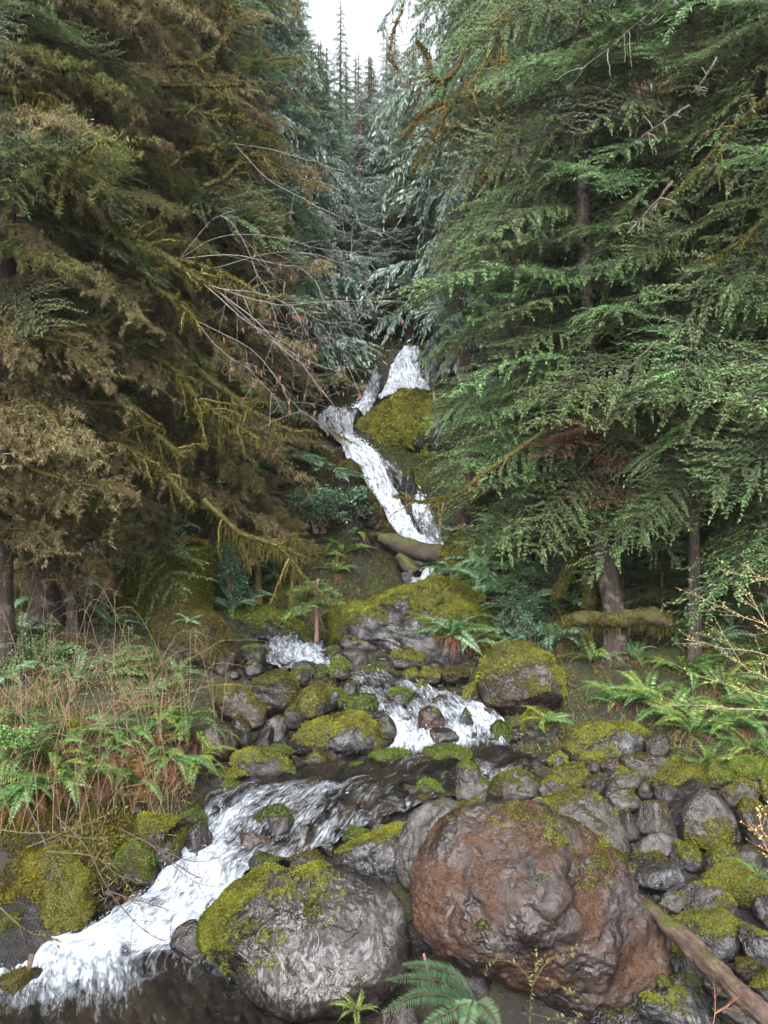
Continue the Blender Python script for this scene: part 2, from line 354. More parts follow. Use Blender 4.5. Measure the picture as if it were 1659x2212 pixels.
# right bank and boulder field
for a in [(900, 2190, 6.95), (1100, 2200, 6.85), (1400, 2200, 6.65), (1650, 2200, 6.45), (1900, 2150, 6.2), (760, 1900, 9.0), (900, 1850, 9.3), (1000, 1780, 9.7), (1300, 2000, 7.6), (1600, 2000, 7.5), (1000, 2050, 7.6),
          (1200, 1750, 9.8), (1500, 1850, 8.8), (1659, 1800, 9.0), (1400, 1700, 10.3), (1600, 1680, 10.2), (1900, 1750, 9), (1250, 1670, 11.3), (1500, 1640, 11.0), (1659, 1610, 11.0), (1160, 1560, 13.0),
          (1230, 1480, 14.0), (1240, 1550, 13.2), (1300, 1560, 12.6), (1400, 1560, 12.3), (1400, 1450, 13.6), (1600, 1500, 12.2), (1900, 1500, 12), (1500, 1350, 14.8), (1250, 1400, 15.3), (1350, 1330, 15.8), (1150, 1400, 16.2),
          (1659, 1350, 14.6), (1900, 1330, 14.5), (1050, 1450, 16), (900, 1450, 15.8), (820, 1440, 15.8), (750, 1380, 17), (800, 1310, 19), (900, 1290, 19.8), (1000, 1290, 19.2), (1050, 1340, 17.8), (1000, 1390, 17), (1080, 1200, 19.8), (980, 1230, 21.3),
          (1150, 1250, 18.2), (1250, 1200, 18.6), (1400, 1200, 18), (1600, 1200, 17.5), (1900, 1180, 17.5), (1000, 1150, 23.5), (1100, 1080, 23), (1300, 1050, 22), (1500, 1030, 22), (1800, 1000, 22.5), (980, 1080, 25.2), (960, 1000, 27), (900, 960, 28.2), (1050, 950, 27),
          (1250, 900, 27), (1500, 880, 27), (1900, 850, 28), (830, 870, 30), (900, 860, 30.3), (1000, 850, 30.5), (960, 780, 33), (1050, 750, 33), (1300, 740, 33), (1700, 700, 34)]: cp(*a)
for a in [(-6, 0, 2.6), (0, 0, 2.5), (6, 0, 2.6), (-3, 3.5, 1.3), (0, 3.5, 1.2), (3, 3.5, 1.2), (-3, 5.5, -.1), (0, 5.5, .1), (3, 5.5, .2), (-10, 4, 1.2), (10, 4, 1.4), (-12, 9, 2.4), (12, 9, 2.0), (0, -12, 2.8), (-30, -12, 4), (30, -12, 4), (-30, 8, 10), (30, 8, 9),
          (-28, 20, 13), (30, 20, 12), (-35, 35, 21), (35, 35, 20), (0, 38, 13.4), (-5, 45, 15.5), (6, 45, 16), (-20, 50, 24), (20, 50, 24), (0, 65, 19), (-30, 65, 33), (30, 65, 33), (0, 90, 26), (-50, 90, 44), (50, 90, 44), (-60, 40, 36), (60, 40, 35), (-60, 0, 22), (60, 0, 20), (0, -40, 3)]: cz(*a)
CP = np.array(CP)
def _phi(r2): return np.where(r2 > 1e-12, r2 * np.log(np.maximum(r2, 1e-12)) * .5, 0.0)
def _warp(xy): return np.stack([xy[:, 0], xy[:, 1]], 1) / 10.0
_c = _warp(CP[:, :2]); _n = len(_c)
_d2 = ((_c[:, None] - _c[None]) ** 2).sum(-1)
_A = np.zeros((_n + 3, _n + 3)); _A[:_n, :_n] = _phi(_d2) + np.eye(_n) * .0025
_A[:_n, _n] = 1; _A[:_n, _n + 1:] = _c; _A[_n, :_n] = 1; _A[_n + 1:, :_n] = _c.T
_W = np.linalg.solve(_A, np.concatenate([CP[:, 2], np.zeros(3)]))
def ground(x, y, detail=True):
    x = np.atleast_1d(np.asarray(x, float)); y = np.atleast_1d(np.asarray(y, float)); sh = x.shape
    q = _warp(np.stack([np.clip(x.ravel(), -62, 62), np.clip(y.ravel(), -40, 95)], 1)); z = np.zeros(len(q))
    for s in range(0, len(q), 20000):
        qq = q[s:s + 20000]
        z[s:s + 20000] = _phi(((qq[:, None] - _c[None]) ** 2).sum(-1)) @ _W[:_n] + _W[_n] + qq @ _W[_n + 1:]
    if detail:
        p = np.stack([x.ravel(), y.ravel(), z], 1)
        amp = np.clip(p[:, 1] / 22, .2, 1.6)
        z = z + amp * (.24 * fbm(p * .9, 4) + .07 * fbm(p * 4, 4, .6))
        z = z - .14 * (1 - sstep(20, 26, p[:, 1]))
    return z.reshape(sh)
def gz(x, y): return float(ground([x], [y])[0])
# the bed of the stream and the falls is bare wet rock
def near_stream(x, y, grow=.35):
    r = np.zeros_like(x)
    LY = np.array([s[1] for s in LOWER]); LA = np.array([(s[2] - 829.5) / FPX * s[1] for s in LOWER]); LB = np.array([(s[3] - 829.5) / FPX * s[1] for s in LOWER])
    a = np.interp(y, LY, LA); b = np.interp(y, LY, LB)
    r = sstep(-grow, 0, np.minimum(x - a, b - x)) * (y < 18)
    for S in (FALL, FALLM, FALLR, FALLB):
        S = S[::-1]; SY = np.array([s[3] for s in S]); A = np.interp(y, SY, [(s[1] - 829.5) / FPX * s[3] for s in S]); B = np.interp(y, SY, [(s[2] - 829.5) / FPX * s[3] for s in S])
        r = np.maximum(r, sstep(-.6, 0, np.minimum(x - A, B - x)) * (y > SY[0] - .5) * (y < SY[-1] + 1))
    return r
def hit(u, v, near=5.0, far=80.0):
    """the point of the ground that is seen at (u, v)"""
    Y = np.geomspace(near, far, 700); X = (u - 829.5) / FPX * Y; Z = CZ - (v - 1106.) / FPX * Y
    below = np.nonzero(Z < ground(X, Y, False) + .02 + .05 * (near_stream(X, Y) > .2))[0]
    i = below[0] if len(below) else len(Y) - 1
    return np.array([X[i], Y[i], float(ground([X[i]], [Y[i]])[0])])

ys = np.concatenate([np.linspace(-60, 4, 30), 4 + (np.geomspace(1, 30, 420) - 1) * (96 / 29.)])
xs = np.sinh(np.linspace(-3.6, 3.6, 460)) * (75 / np.sinh(3.6))
xs = np.sign(xs) * np.abs(xs)
tt = np.linspace(-1, 1, 460); xs = 9 * tt + 61 * tt ** 5
GX, GY = np.meshgrid(xs, ys)
GZ = ground(GX, GY)
gv = np.stack([GX, GY, GZ], -1).reshape(-1, 3)
ni, nj = GX.shape
ii = (np.arange(ni - 1)[:, None] * nj + np.arange(nj - 1)[None]).ravel()
gq = np.stack([ii, ii + 1, ii + nj + 1, ii + nj], 1)

def soil_mat():
    m, t, out = nodes('forest_ground')
    tc = t.nodes.new('ShaderNodeTexCoord').outputs['Object']
    geo = t.nodes.new('ShaderNodeNewGeometry'); sx = t.nodes.new('ShaderNodeSeparateXYZ'); t.links.new(geo.outputs['Normal'], sx.inputs[0])
    n1 = noise(t, tc, .9, 6, .65); n2 = noise(t, tc, 7, 6, .7); n3 = noise(t, tc, 35, 3, .7)
    rock = ramp(t, n2, [(.35, (.006, .006, .006)), (.55, (.018, .016, .016)), (.7, (.045, .042, .042))])
    soil = ramp(t, n2, [(.35, (.006, .004, .003)), (.6, (.02, .013, .008)), (.75, (.045, .028, .015))])
    moss = ramp(t, n3, [(.35, (.010, .011, .003)), (.55, (.03, .032, .006)), (.7, (.06, .06, .010))])
    c = mixc(t, ramp(t, n1, [(.42, (0, 0, 0)), (.56, (1, 1, 1))]), soil, moss)
    st = math_(t, 'MULTIPLY_ADD', n2, .25, math_(t, 'SUBTRACT', sx.outputs[2], .12))
    c = mixc(t, ramp(t, st, [(.60, (1, 1, 1)), (.74, (0, 0, 0))]), c, mixc(t, ramp(t, n1, [(.45, (0, 0, 0)), (.6, (1, 1, 1))]), rock, moss))
    c = mixc(t, attr(t, 'wetbed_shade'), c, rock)
    b = N(t, 'ShaderNodeBsdfPrincipled'); t.links.new(c, b.inputs['Base Color'])
    t.links.new(math_(t, 'MULTIPLY_ADD', attr(t, 'wetbed_shade'), -.6, .95), b.inputs['Roughness'])
    h = math_(t, 'ADD', n2, math_(t, 'MULTIPLY', n3, .4))
    bp = N(t, 'ShaderNodeBump', i_Strength=1.0, i_Distance=.12); t.links.new(h, bp.inputs['Height']); t.links.new(bp.outputs[0], b.inputs['Normal'])
    t.links.new(b.outputs[0], out.inputs[0]); return m
M['soil'] = soil_mat()
field = sstep(1.2, 2.0, gv[:, 0]) * (1 - sstep(3.6, 4.6, gv[:, 0])) * (gv[:, 1] < 11) * (gv[:, 1] > 3)  # shade in the gaps between the boulders, painted as darker ground
wb = np.maximum(near_stream(gv[:, 0], gv[:, 1], 1.6), field)  # wet stream bed, its margin widened to paint the dark gaps too
go = link('ground', make_mesh('ground', gv, gq, np.zeros((0, 3), int), None, M['soil'], True, {'wetbed_shade': wb}))
tag(go, 'dark mossy forest soil rising as a gorge on both sides of the creek', kind='structure')

# ------------------------------------------------------------------ water
def water_mat(name, fall=False):
    m, t, out = nodes(name)
    fl = attr(t, 'flow', 'Vector'); foam = attr(t, 'foam')
    mp = t.nodes.new('ShaderNodeMapping'); mp.inputs['Scale'].default_value = (1, .16 if fall else .2, 1); t.links.new(fl, mp.inputs[0])
    a = noise(t, mp.outputs[0], 9 if fall else 7, 6, .68, .5); b2 = noise(t, mp.outputs[0], 30 if fall else 34, 4, .7, .3)
    mp2 = t.nodes.new('ShaderNodeMapping'); mp2.inputs['Scale'].default_value = (1, .45, 1); t.links.new(fl, mp2.inputs[0])
    c3 = noise(t, mp2.outputs[0], 2.6, 4, .6, .8)
    s = math_(t, 'ADD', math_(t, 'MULTIPLY', a, .5), math_(t, 'ADD', math_(t, 'MULTIPLY', b2, .35), math_(t, 'MULTIPLY', c3, .35)))
    s = math_(t, 'ADD', s, math_(t, 'MULTIPLY_ADD', foam, .55, -.34))
    f = ramp(t, s, [(.50, (0, 0, 0)), (.60, (.25, .25, .25)), (.76, (1, 1, 1))])
    wcol = mixc(t, ramp(t, c3, [(.35, (0, 0, 0)), (.7, (1, 1, 1))]), (.004, .004, .004), (.018, .014, .010))
    fine = ramp(t, b2, [(.34, (0, 0, 0)), (.66, (1, 1, 1))])
    fc = mixc(t, fine, (.16, .19, .24) if fall else (.11, .135, .17), (.56, .60, .67) if fall else (.40, .44, .50))  # bluish foam shading painted in; fall foam paler to offset its shade
    col = mixc(t, f, wcol, fc)
    b = N(t, 'ShaderNodeBsdfPrincipled'); t.links.new(col, b.inputs['Base Color'])
    t.links.new(math_(t, 'MULTIPLY_ADD', f, .6, .04), b.inputs['Roughness'])
    b.inputs['IOR'].default_value = 1.33
    mp3 = t.nodes.new('ShaderNodeMapping'); mp3.inputs['Scale'].default_value = (1, .5, 1); t.links.new(fl, mp3.inputs[0])
    r1 = noise(t, mp3.outputs[0], 9, 4, .6, .6)
    h = math_(t, 'ADD', math_(t, 'MULTIPLY', r1, .7), math_(t, 'MULTIPLY', math_(t, 'ADD', f, s), .4))
    bp = N(t, 'ShaderNodeBump', i_Strength=.55, i_Distance=.05); t.links.new(h, bp.inputs['Height']); t.links.new(bp.outputs[0], b.inputs['Normal'])
    t.links.new(b.outputs[0], out.inputs[0]); return m
M['spray'] = leaf_mat('white_water_spray', .35, .35, .5, 0, 0)
M['water'] = water_mat('creek_water'); M['fall'] = water_mat('waterfall_water', True)

def ribbon(name, st, foamf, mat, na=60, step=.035, lift=0.0, rough=.05, wav=1.0, fallsheet=False, edgefade=.12):
    """st: rows (left point, right point); a choppy sheet of water through them"""
    L = np.array([s[0] for s in st]); R = np.array([s[1] for s in st])
    mid = (L + R) / 2; ln = np.linalg.norm(np.diff(mid, axis=0), axis=1).sum(); n = max(8, int(ln / step))
    Ls = smooth_path(L, n); Rs = smooth_path(R, n)
    k = np.linspace(0, len(st) - 1, n)
    fo = np.interp(k, np.arange(len(st)), foamf)
    t = np.linspace(0, 1, na)
    p = Ls[:, None] * (1 - t)[None, :, None] + Rs[:, None] * t[None, :, None]
    m_ = (Ls + Rs) / 2; s = np.concatenate([[0], np.cumsum(np.linalg.norm(np.diff(m_, axis=0), axis=1))])
    flow = np.stack([p[..., 0], np.repeat(s[:, None], na, 1), np.zeros((n, na))], -1)
    flow[..., 0] -= m_[:, None, 0] * (1 if fallsheet else .6)
    tang = unit(np.gradient(m_, axis=0)); side = unit(Rs - Ls); nor = unit(np.cross(side, tang)); nor *= np.sign(nor[:, 2:3] + 1e-9) 
    if fallsheet: nor *= np.where((nor @ np.array([0, -1., .3]))[:, None] < 0, -1, 1)
    q = p.reshape(-1, 3); fq = flow.reshape(-1, 3)
    d1 = fbm(q * np.array([5, 2.2, 4]) * (1 if not fallsheet else 1.0), 3); d2 = fbm(fq * np.array([14, 5, 1]), 3)
    amp = (rough * (.25 + fo[:, None] * np.ones((1, na)))).reshape(-1)
    disp = amp * (1.3 * d1 + .8 * d2) * wav + lift
    arch = (1 - np.abs(2 * t - 1) ** 3)[None, :] * np.ones((n, 1))
    disp = disp + (arch.reshape(-1) - 1) * edgefade
    q = q + np.repeat(nor, na, 0) * disp[:, None]
    i = (np.arange(n - 1)[:, None] * na + np.arange(na - 1)[None]).ravel()
    Q = np.stack([i, i + 1, i + na + 1, i + na], 1)
    nn = fbm(fq * .8 + 5, 3).reshape(n, na)
    foam = fo[:, None] + .52 * nn
    if not fallsheet:                              # the current runs out along the far left of the pool
        yy = q[:, 1].reshape(n, na); tt_ = t[None] * np.ones((n, 1)); foam = foam + (yy < 7.9) * (.30 * (1 - sstep(.45, .8, tt_)) - .12)
    foam = np.clip(foam, 0, 1.2)
    o = link(name, make_mesh(name, q, Q, np.zeros((0, 3), int), None, M[mat], True, {'flow': fq, 'foam': foam.ravel()}))
    # threads and drops of broken water, thrown up along the current
    rg = np.random.default_rng(n + na); wq = np.clip(foam.ravel() - .42, 0, 1) ** 1.2 * (.4 + np.abs(d2)); wq *= (q[:, 1] > 5)
    ex = arch.reshape(-1); wq *= ex > .15
    px = q[:, 1] / 788.; area = np.linalg.norm((Rs - Ls), axis=1).mean() * ln; cnt = int(min(60000, area / px.mean() ** 2 * foam.mean() * (.035 if not fallsheet else .22)))
    i = rg.choice(len(q), cnt, p=wq / wq.sum()); tg = np.repeat(tang, na, 0)[i]; m_n = len(i); pxi = px[i][:, None]
    d = unit(tg + rg.normal(0, .35, (m_n, 3)) + np.array([0, 0, .1]))
    if not fallsheet: d = unit(d * [1, 1, .8] + np.array([0, 0, .12]) * rg.random((m_n, 1)))
    pp = q[i] + np.repeat(nor, na, 0)[i] * (pxi * rg.uniform(-.5, 3.2, (m_n, 1))) + rg.normal(0, 1, (m_n, 3)) * pxi * 1.5
    mb = MB(); k = rg.random(m_n)[:, None] ** .6
    blades(mb, pp, d, unit(np.cross(d, rg.normal(size=(m_n, 3)))), pxi[:, 0] * rg.uniform(1, 6, m_n), pxi[:, 0] * rg.uniform(.4, 1.0, m_n), (np.array([.16, .18, .22]) * (1 - k) + np.array([.55, .58, .63]) * k) * (1 if fallsheet else .8))
    mb.build('water_drops', M['spray'], o)
    return o
def stl(S): return [(P(a, v, Y), P(b, v, Y)) for v, Y, a, b in S]
def stf(S): return [(P(a, v, Y - .45), P(b, v, Y - .45)) for v, a, b, Y in S]
LFOAM = {2240: .22, 2150: .42, 2060: .80, 2020: .82, 1980: .68, 1940: .62, 1900: .72, 1860: .70, 1820: .62, 1780: .62, 1740: .50, 1700: .46, 1672: .38, 1650: .38, 1630: .46, 1600: .82, 1560: .85, 1520: .72,
         1480: .62, 1450: .5, 1436: .45, 1424: .62, 1400: .75, 1378: .6, 1366: .4}
tag(ribbon('creek_water', stl(LOWER), [LFOAM[s[0]] for s in LOWER], 'water', 260, .03, .02, .075, 1.0, edgefade=.10), 'creek running white over stones and dark in the pools', kind='structure')
for nm, S, fo, lb in (('waterfall_water', FALL, [.85, .95, .9, .95, .9], 'topmost white tier of the waterfall'), ('waterfall_water', FALLB, [.5, .7, .75, .8, .8], 'narrow side strand left of the top tier'),
                  ('waterfall_water', FALLM, [.6, .75, .8, .8, .9, .95, .9, .85, .9, .95, .95, .9], 'long white main slide of the waterfall'), ('waterfall_water', FALLR, [.55, .6, .62, .6, .65, .7, .75, .8], 'thin right strand of the lower waterfall'),
                  ('spout_water', SPOUT, [.8, .9, .95, .9], 'short white spout below the log')):
    tag(ribbon(nm, stf(S), fo, 'fall', 70, .05, .03, .09, 1.3, True, .25), lb, kind='structure')

# ------------------------------------------------------------------ rocks
_ico = {}
def ico(n):
    if n not in _ico:
        bm = bmesh.new(); bmesh.ops.create_icosphere(bm, subdivisions=n, radius=1.0)
        v = np.array([x.co[:] for x in bm.verts]); f = np.array([[y.index for y in x.verts] for x in bm.faces]); bm.free()
        _ico[n] = (unit(v), f)
    return _ico[n]
def vnormals(v, f):
    n = np.cross(v[f[:, 1]] - v[f[:, 0]], v[f[:, 2]] - v[f[:, 0]]); r = np.zeros_like(v)
    for k in range(3): np.add.at(r, f[:, k], n)
    return unit(r)
def rock_shape(sub, seed, w, d, h, outline=None, planes=11, rough=1.0, box=1.0, hard=20.):
    """w, d, h in metres; outline = (angles, radii) of its silhouette seen from the front"""
    rng = np.random.default_rng(seed); D, F = ico(sub)
    r = np.ones(len(D)); acc = np.zeros(len(D))
    nrm = unit(rng.normal(size=(planes, 3)) * np.array([1, 1, .9])); hh = rng.uniform(.44, .88, planes)
    k = hard
    acc = np.exp(-k * r)
    for n_, h_ in zip(nrm, hh):
        dn = D @ n_; rr = np.where(dn > .12, h_ / np.maximum(dn, .12), 9.)
        acc += np.exp(-k * rr)
    r = -np.log(acc) / k
    if sub >= 6:
        m2 = 34; n2_ = unit(rng.normal(size=(m2, 3))); a2 = np.exp(-40 * r)
        for n_ in n2_:
            dn = D @ n_; rr = np.where(dn > .3, rng.uniform(.9, 1.0) * float(np.interp(1, [0, 1], [0, 1])) * (r[np.argmax(dn)]) * .975 / np.maximum(dn, .3), 9.)
            a2 += np.exp(-40 * rr)
        r = -np.log(a2) / 40
    off = rng.uniform(0, 50, 3)
    r = r * (1 + .16 * fbm(D * 1.3 + off, 3))
    if outline is None:
        p = D * r[:, None]
        lo, hi = p.min(0), p.max(0); p = (p - (lo + hi) / 2) / ((hi - lo) / 2) * np.array([w, d, h]) / 2
    else:
        th = np.arctan2(D[:, 2], D[:, 0]); R = np.interp(th, outline[0], outline[1], period=2 * np.pi)
        cph = np.sqrt(D[:, 0] ** 2 + D[:, 2] ** 2); rad = cph ** box * R * (1 + .25 * (r / r.max() - .85) * (1 - cph ** 4))
        p = np.stack([np.cos(th) * rad, np.sign(D[:, 1]) * np.abs(D[:, 1]) ** .8 * (r / r.max()) * d / 2, np.sin(th) * rad], 1)
    s = (w * d * h) ** (1 / 3.)
    n0 = vnormals(p, F)
    q = p / s + off
    rid = 1 - np.abs(fbm(q * 2.2, 4, .55)) * 3.0
    disp = s * rough * (.036 * fbm(q * 3.2, 6, .6) + .022 * np.clip(rid, -1, 1) + .015 * fbm(q * 12, 4, .65) + .006 * fbm(q * 38, 3, .65))
    p = p + n0 * disp[:, None]
    return p, F
MOSSCOL = {'y': ((.035, .035, .006), (.165, .168, .02)), 'g': ((.02, .028, .005), (.10, .145, .014)), 'o': ((.022, .018, .006), (.075, .062, .014)), 'b': ((.06, .06, .010), (.26, .25, .03)), 'r': ((.026, .015, .009), (.082, .044, .022))}  # b: yellow moss raised in colour to offset shade on the outcrop
def moss_tufts(p, F, mask, px, seed, cols, dens=1.0, ln=1.7, wd=.95, cap=70000, nvec=None):
    """little upright moss leaves on the mossy faces; px = metres per picture dot"""
    rng = np.random.default_rng(seed)
    a, b, c = p[F[:, 0]], p[F[:, 1]], p[F[:, 2]]
    nn = np.cross(b - a, c - a); ar = np.linalg.norm(nn, axis=1) / 2; nn = unit(nn)
    fm = mask[F].mean(1); wgt = ar * sstep(.38, .6, fm)
    fm = fm + .35 * fbm((a + b + c) * 2.1 + seed, 4, .65)
    wgt = ar * sstep(.36, .62, fm)
    front = nn[:, 1] < .35                       # the back of a rock is bare of detail
    wgt = wgt * front
    n = int(min(cap, wgt.sum() / px ** 2 * dens))
    if n < 12: return None
    i = rng.choice(len(F), n, p=wgt / wgt.sum()); s = np.sqrt(rng.random(n)); t = rng.random(n)
    q = a[i] * (1 - s)[:, None] + b[i] * (s * (1 - t))[:, None] + c[i] * (s * t)[:, None]
    d = unit(nn[i] * .8 + rng.normal(size=(n, 3)) * .75 + np.array([0, 0, .25]))
    wv = unit(np.cross(d, rng.normal(size=(n, 3))))
    k = np.clip(.45 + 1.3 * fbm(q * 3.2 + seed, 5, .65) + rng.normal(size=n) * .09, 0, 1)[:, None]
    col = np.array(cols[0]) * (1 - k) + np.array(cols[1]) * k
    mb = MB(); blades(mb, q, d, wv, px * ln * rng.uniform(.5, 1.5, n), px * wd * rng.uniform(.7, 1.4, n), col)
    return mb
def outline_of(pts, cu, cv, sc_):
    pts = np.array(pts, float); x = (pts[:, 0] - cu) * sc_; z = -(pts[:, 1] - cv) * sc_
    X = []; Z = []
    for k in range(len(x)):
        for f in np.linspace(0, 1, 12, endpoint=False):
            X.append(x[k] * (1 - f) + x[(k + 1) % len(x)] * f); Z.append(z[k] * (1 - f) + z[(k + 1) % len(x)] * f)
    th = np.arctan2(Z, X); r = np.hypot(X, Z); o = np.argsort(th); th, r = th[o], r[o]
    g = np.linspace(-np.pi, np.pi, 180, endpoint=False); rg = np.interp(g, th, r, period=2 * np.pi)
    kern = np.array([1, 2, 3, 2, 1]) / 9.; rg = np.convolve(np.concatenate([rg[-2:], rg, rg[:2]]), kern, 'valid')
    return g, rg
CONV = {'O': (0, 0, 1, 1), 'A': (398, 1227.6, .44, .44), 'B': (829.5, 1592.6, .5, .5), 'C': (0, 1592.6, .5, .5), 'D': (995.4, 1227.6, .4, .4)}
ROCKS_MADE = []
def rock(crop, box, mat, moss, mcol, label, Y=None, depth=.85, sub=None, planes=11, rough=1.0, group='boulders along the creek', name='boulder', stain=0.0, sink=.16, hard=20., bias=(0, 0, 1), cat='rock', mossw=1.0, mfreq=1.0, tufts=True, seedoff=0):
    ox, oy, sx, sy = CONV[crop]
    poly = None
    if len(box) > 4 or isinstance(box[0], tuple):
        poly = [(ox + a * sx, oy + b * sy) for a, b in box]
        u0, u1 = min(a for a, b in poly), max(a for a, b in poly); v0, v1 = min(b for a, b in poly), max(b for a, b in poly)
    else:
        u0, v0, u1, v1 = ox + box[0] * sx, oy + box[1] * sy, ox + box[2] * sx, oy + box[3] * sy
    cu, cv = (u0 + u1) / 2, (v0 + v1) / 2
    seed = int(cu * 7 + cv * 13) % 9973 + seedoff
    if Y is None:
        Yb = hit(cu, v1 - 2)[1]
        wpx = (u1 - u0) / FPX
        Yc = Yb / (1 - .42 * depth * wpx) if depth * wpx < .8 else Yb * 1.3
    else: Yc = Y
    W = (u1 - u0) / FPX * Yc; H = (v1 - v0) / FPX * Yc; Dp = depth * (W * .6 + H * .4)
    if sub is None:
        px = (u1 - u0)
        sub = 6 if px > 170 else 5 if px > 42 else 4
    c = P(cu, cv, Yc)
    if poly is not None:
        ol = outline_of(poly, cu, cv, Yc / FPX)
        p, F = rock_shape(sub, seed, W, Dp, H, ol, planes, rough, hard=hard)
        if Yc < 12:                                # a boulder lying on falling ground leans back with it
            ph = math.atan2(CZ - c[2], Yc); cs_, sn_ = math.cos(ph), math.sin(ph); z_ = p[:, 2] * cs_
            p = np.stack([p[:, 0], p[:, 1] * cs_ + z_ * sn_, -p[:, 1] * sn_ + z_ * cs_], 1)
    else:
        p, F = rock_shape(sub, seed, W, Dp, H * (1 + sink), None, planes, rough, hard=hard)
        c[2] -= H * sink / 2
    n_ = vnormals(p, F); s = max(.35, (W * H) ** .5)
    bv = np.array(bias, float); bv = bv / np.linalg.norm(bv)
    ms = n_ @ bv * .55 + .95 * fbm((p + c) / s * 2.1 * mfreq + seed, 5, .62) + (moss - .56) * 1.3 + .35 * (p @ bv) / max(H, .1) + .30
    ms = np.where(moss > 0, np.clip(ms, 0, 1), 0)
    stn = np.zeros(len(p))
    if moss > 0:                                  # the moss is a lumpy cushion of its own thickness
        p = p + n_ * (sstep(.4, .6, ms) * s * (.016 + .030 * fbm((p + c) / s * 6 + 4, 4, .6) + .02 * fbm((p + c) * 9, 3)))[:, None]
    if stain: stn = np.clip(stain * ((.40) + 2.8 * fbm((p + c) * 2.3 + 9, 6, .7) + .5 * p[:, 2] / H - .8 * p[:, 0] / W), 0, 1)
    o = link(name, make_mesh(name, p, np.zeros((0, 4), int), F, None, M[mat], True, {'moss': ms, 'stain': stn}), None, c)
    tag(o, label, cat, group)
    ROCKS_MADE.append((c, W, Dp, H, o))
    if moss > 0 and tufts:
        mb = moss_tufts(p, F, ms, Yc / 788., seed, MOSSCOL[mcol], 1.1 * mossw, 1.9, 1.05)
        if mb: mb.build('moss_clumps', M['moss'], o)
    if stain and tufts:
        mb = moss_tufts(p, F, np.clip(stn * .9, 0, 1), Yc / 788., seed + 5, MOSSCOL['r'], .8, 1.2, .9)
        if mb: mb.build('algae_clumps', M['moss'], o)
    return o
# --- boulders, each placed where it lies
R = rock
red = [(140, 650), (135, 560), (180, 440), (260, 330), (400, 290), (560, 275), (680, 290), (800, 370), (900, 450), (1000, 520), (1060, 600), (1090, 690), (1140, 800), (1175, 960), (1190, 1060), (1130, 1130), (1050, 1180), (900, 1215), (780, 1190), (660, 1120), (500, 1030), (330, 990), (250, 930), (190, 860), (150, 780)]
R('B', red, 'red', .13, 'y', 'huge rounded boulder furred with rust red algae and yellow moss', Y=7.35, depth=.66, stain=.95, mfreq=2.6, rough=1.5, sub=7, planes=16, hard=22)
R('O', [(620, 1870), (700, 1862), (790, 1885), (850, 1915), (875, 1970), (887, 2050), (868, 2130), (800, 2185), (640, 2200), (560, 2160), (480, 2080), (436, 2035), (442, 1985), (500, 1910), (560, 1880)], 'sheen_rock', .34, 'y', 'huge wet grey boulder streaked with painted sky sheen, yellow moss on its left shoulder', Y=7.2, depth=.62, sub=7, bias=(-1, 0, .5), planes=14, rough=.5)
R('B', [(45, 560), (60, 470), (110, 330), (180, 285), (250, 260), (340, 270), (430, 300), (400, 450), (300, 640), (180, 700), (80, 640)], 'grey', .08, 'o', 'dark angular slab leaning behind the red boulder', Y=9.0, depth=.7)
R('B', [(690, 275), (760, 245), (860, 228), (960, 268), (1020, 340), (1045, 420), (1065, 540), (1040, 600), (900, 620), (760, 480), (690, 340)], 'greyo', 0.26, 'y', 'broad flat faced grey boulder right behind the red boulder', Y=9.3, depth=.7)
R('B', (675, 122, 880, 262), 'grey', 0.46, 'y', 'wedge shaped rock, yellow moss down its left face, above the flat faced grey boulder', planes=7, hard=18)
R('B', (845, 162, 960, 262), 'darko', 0.46, 'o', 'small mossy rock between the yellow wedge and the flat overhanging slab')
R('B', (925, 137, 1120, 232), 'grey', .2, 'y', 'flat grey slab overhanging the smaller stones of the dry bank', planes=7, hard=18)
R('B', (960, 232, 1122, 318), 'grey', .12, 'y', 'wet lens shaped grey stone beneath the overhanging slab', planes=8)
R('B', (1088, 278, 1262, 424), 'greyo', 0.26, 'o', 'round grey stone dotted with moss, left of the big angular one')
R('B', (1005, 305, 1105, 425), 'greyo', .2, 'y', 'narrow stone wedged between flat faced boulder and round dotted stone')
R('B', (1172, 106, 1390, 302), 'yel', 0.58, 'y', 'roundish boulder topped with thick golden moss on the right bank')
R('B', [(1275, 400), (1285, 320), (1385, 205), (1440, 240), (1500, 320), (1532, 400), (1515, 450), (1400, 478), (1310, 470)], 'greyo', .2, 'y', 'big pointed grey boulder with a yellow moss patch at its foot', planes=8, hard=18, bias=(-.3, -.8, -.4))
R('B', (1068, 402, 1278, 532), 'grey', .0, 'y', 'flat bare grey stone sloping left, on the right bank', planes=7, hard=16)
R('B', (1068, 495, 1202, 560), 'greyo', 0.41, 'y', 'low stone with mossy top under the flat bare grey stone')
R('B', (1243, 455, 1372, 562), 'yel', 0.56, 'y', 'small stone draped in ragged yellow moss')
R('B', (1043, 532, 1288, 665), 'wetgrey', .12, 'o', 'smooth wet domed stone with pale sheen beside the red boulder')
R('B', (1384, 448, 1525, 592), 'yel', 0.58, 'y', 'mossy block beneath the big pointed boulder')
R('B', (1384, 555, 1700, 705), 'yel', 0.62, 'y', 'long low ledge of yellow moss at the right edge')
R('B', (1216, 622, 1328, 672), 'greyo', .1, 'o', 'small smooth pebble like stone over the mossy back stone')
R('B', (1262, 642, 1528, 788), 'greyo', 0.24, 'y', 'broad wet stone with lichen, above the end of the drift log')
R('B', (1180, 665, 1300, 750), 'grey', 0.31, 'y', 'small angular stone beside the top of the drift log')
R('B', (1213, 740, 1548, 950), 'yel', 0.48, 'y', 'large long stone with yellow green moss right of the drift log')
R('B', (1545, 828, 1720, 985), 'wetgrey', 0.31, 'y', 'wet blue grey stone at the edge, mossy on its right')
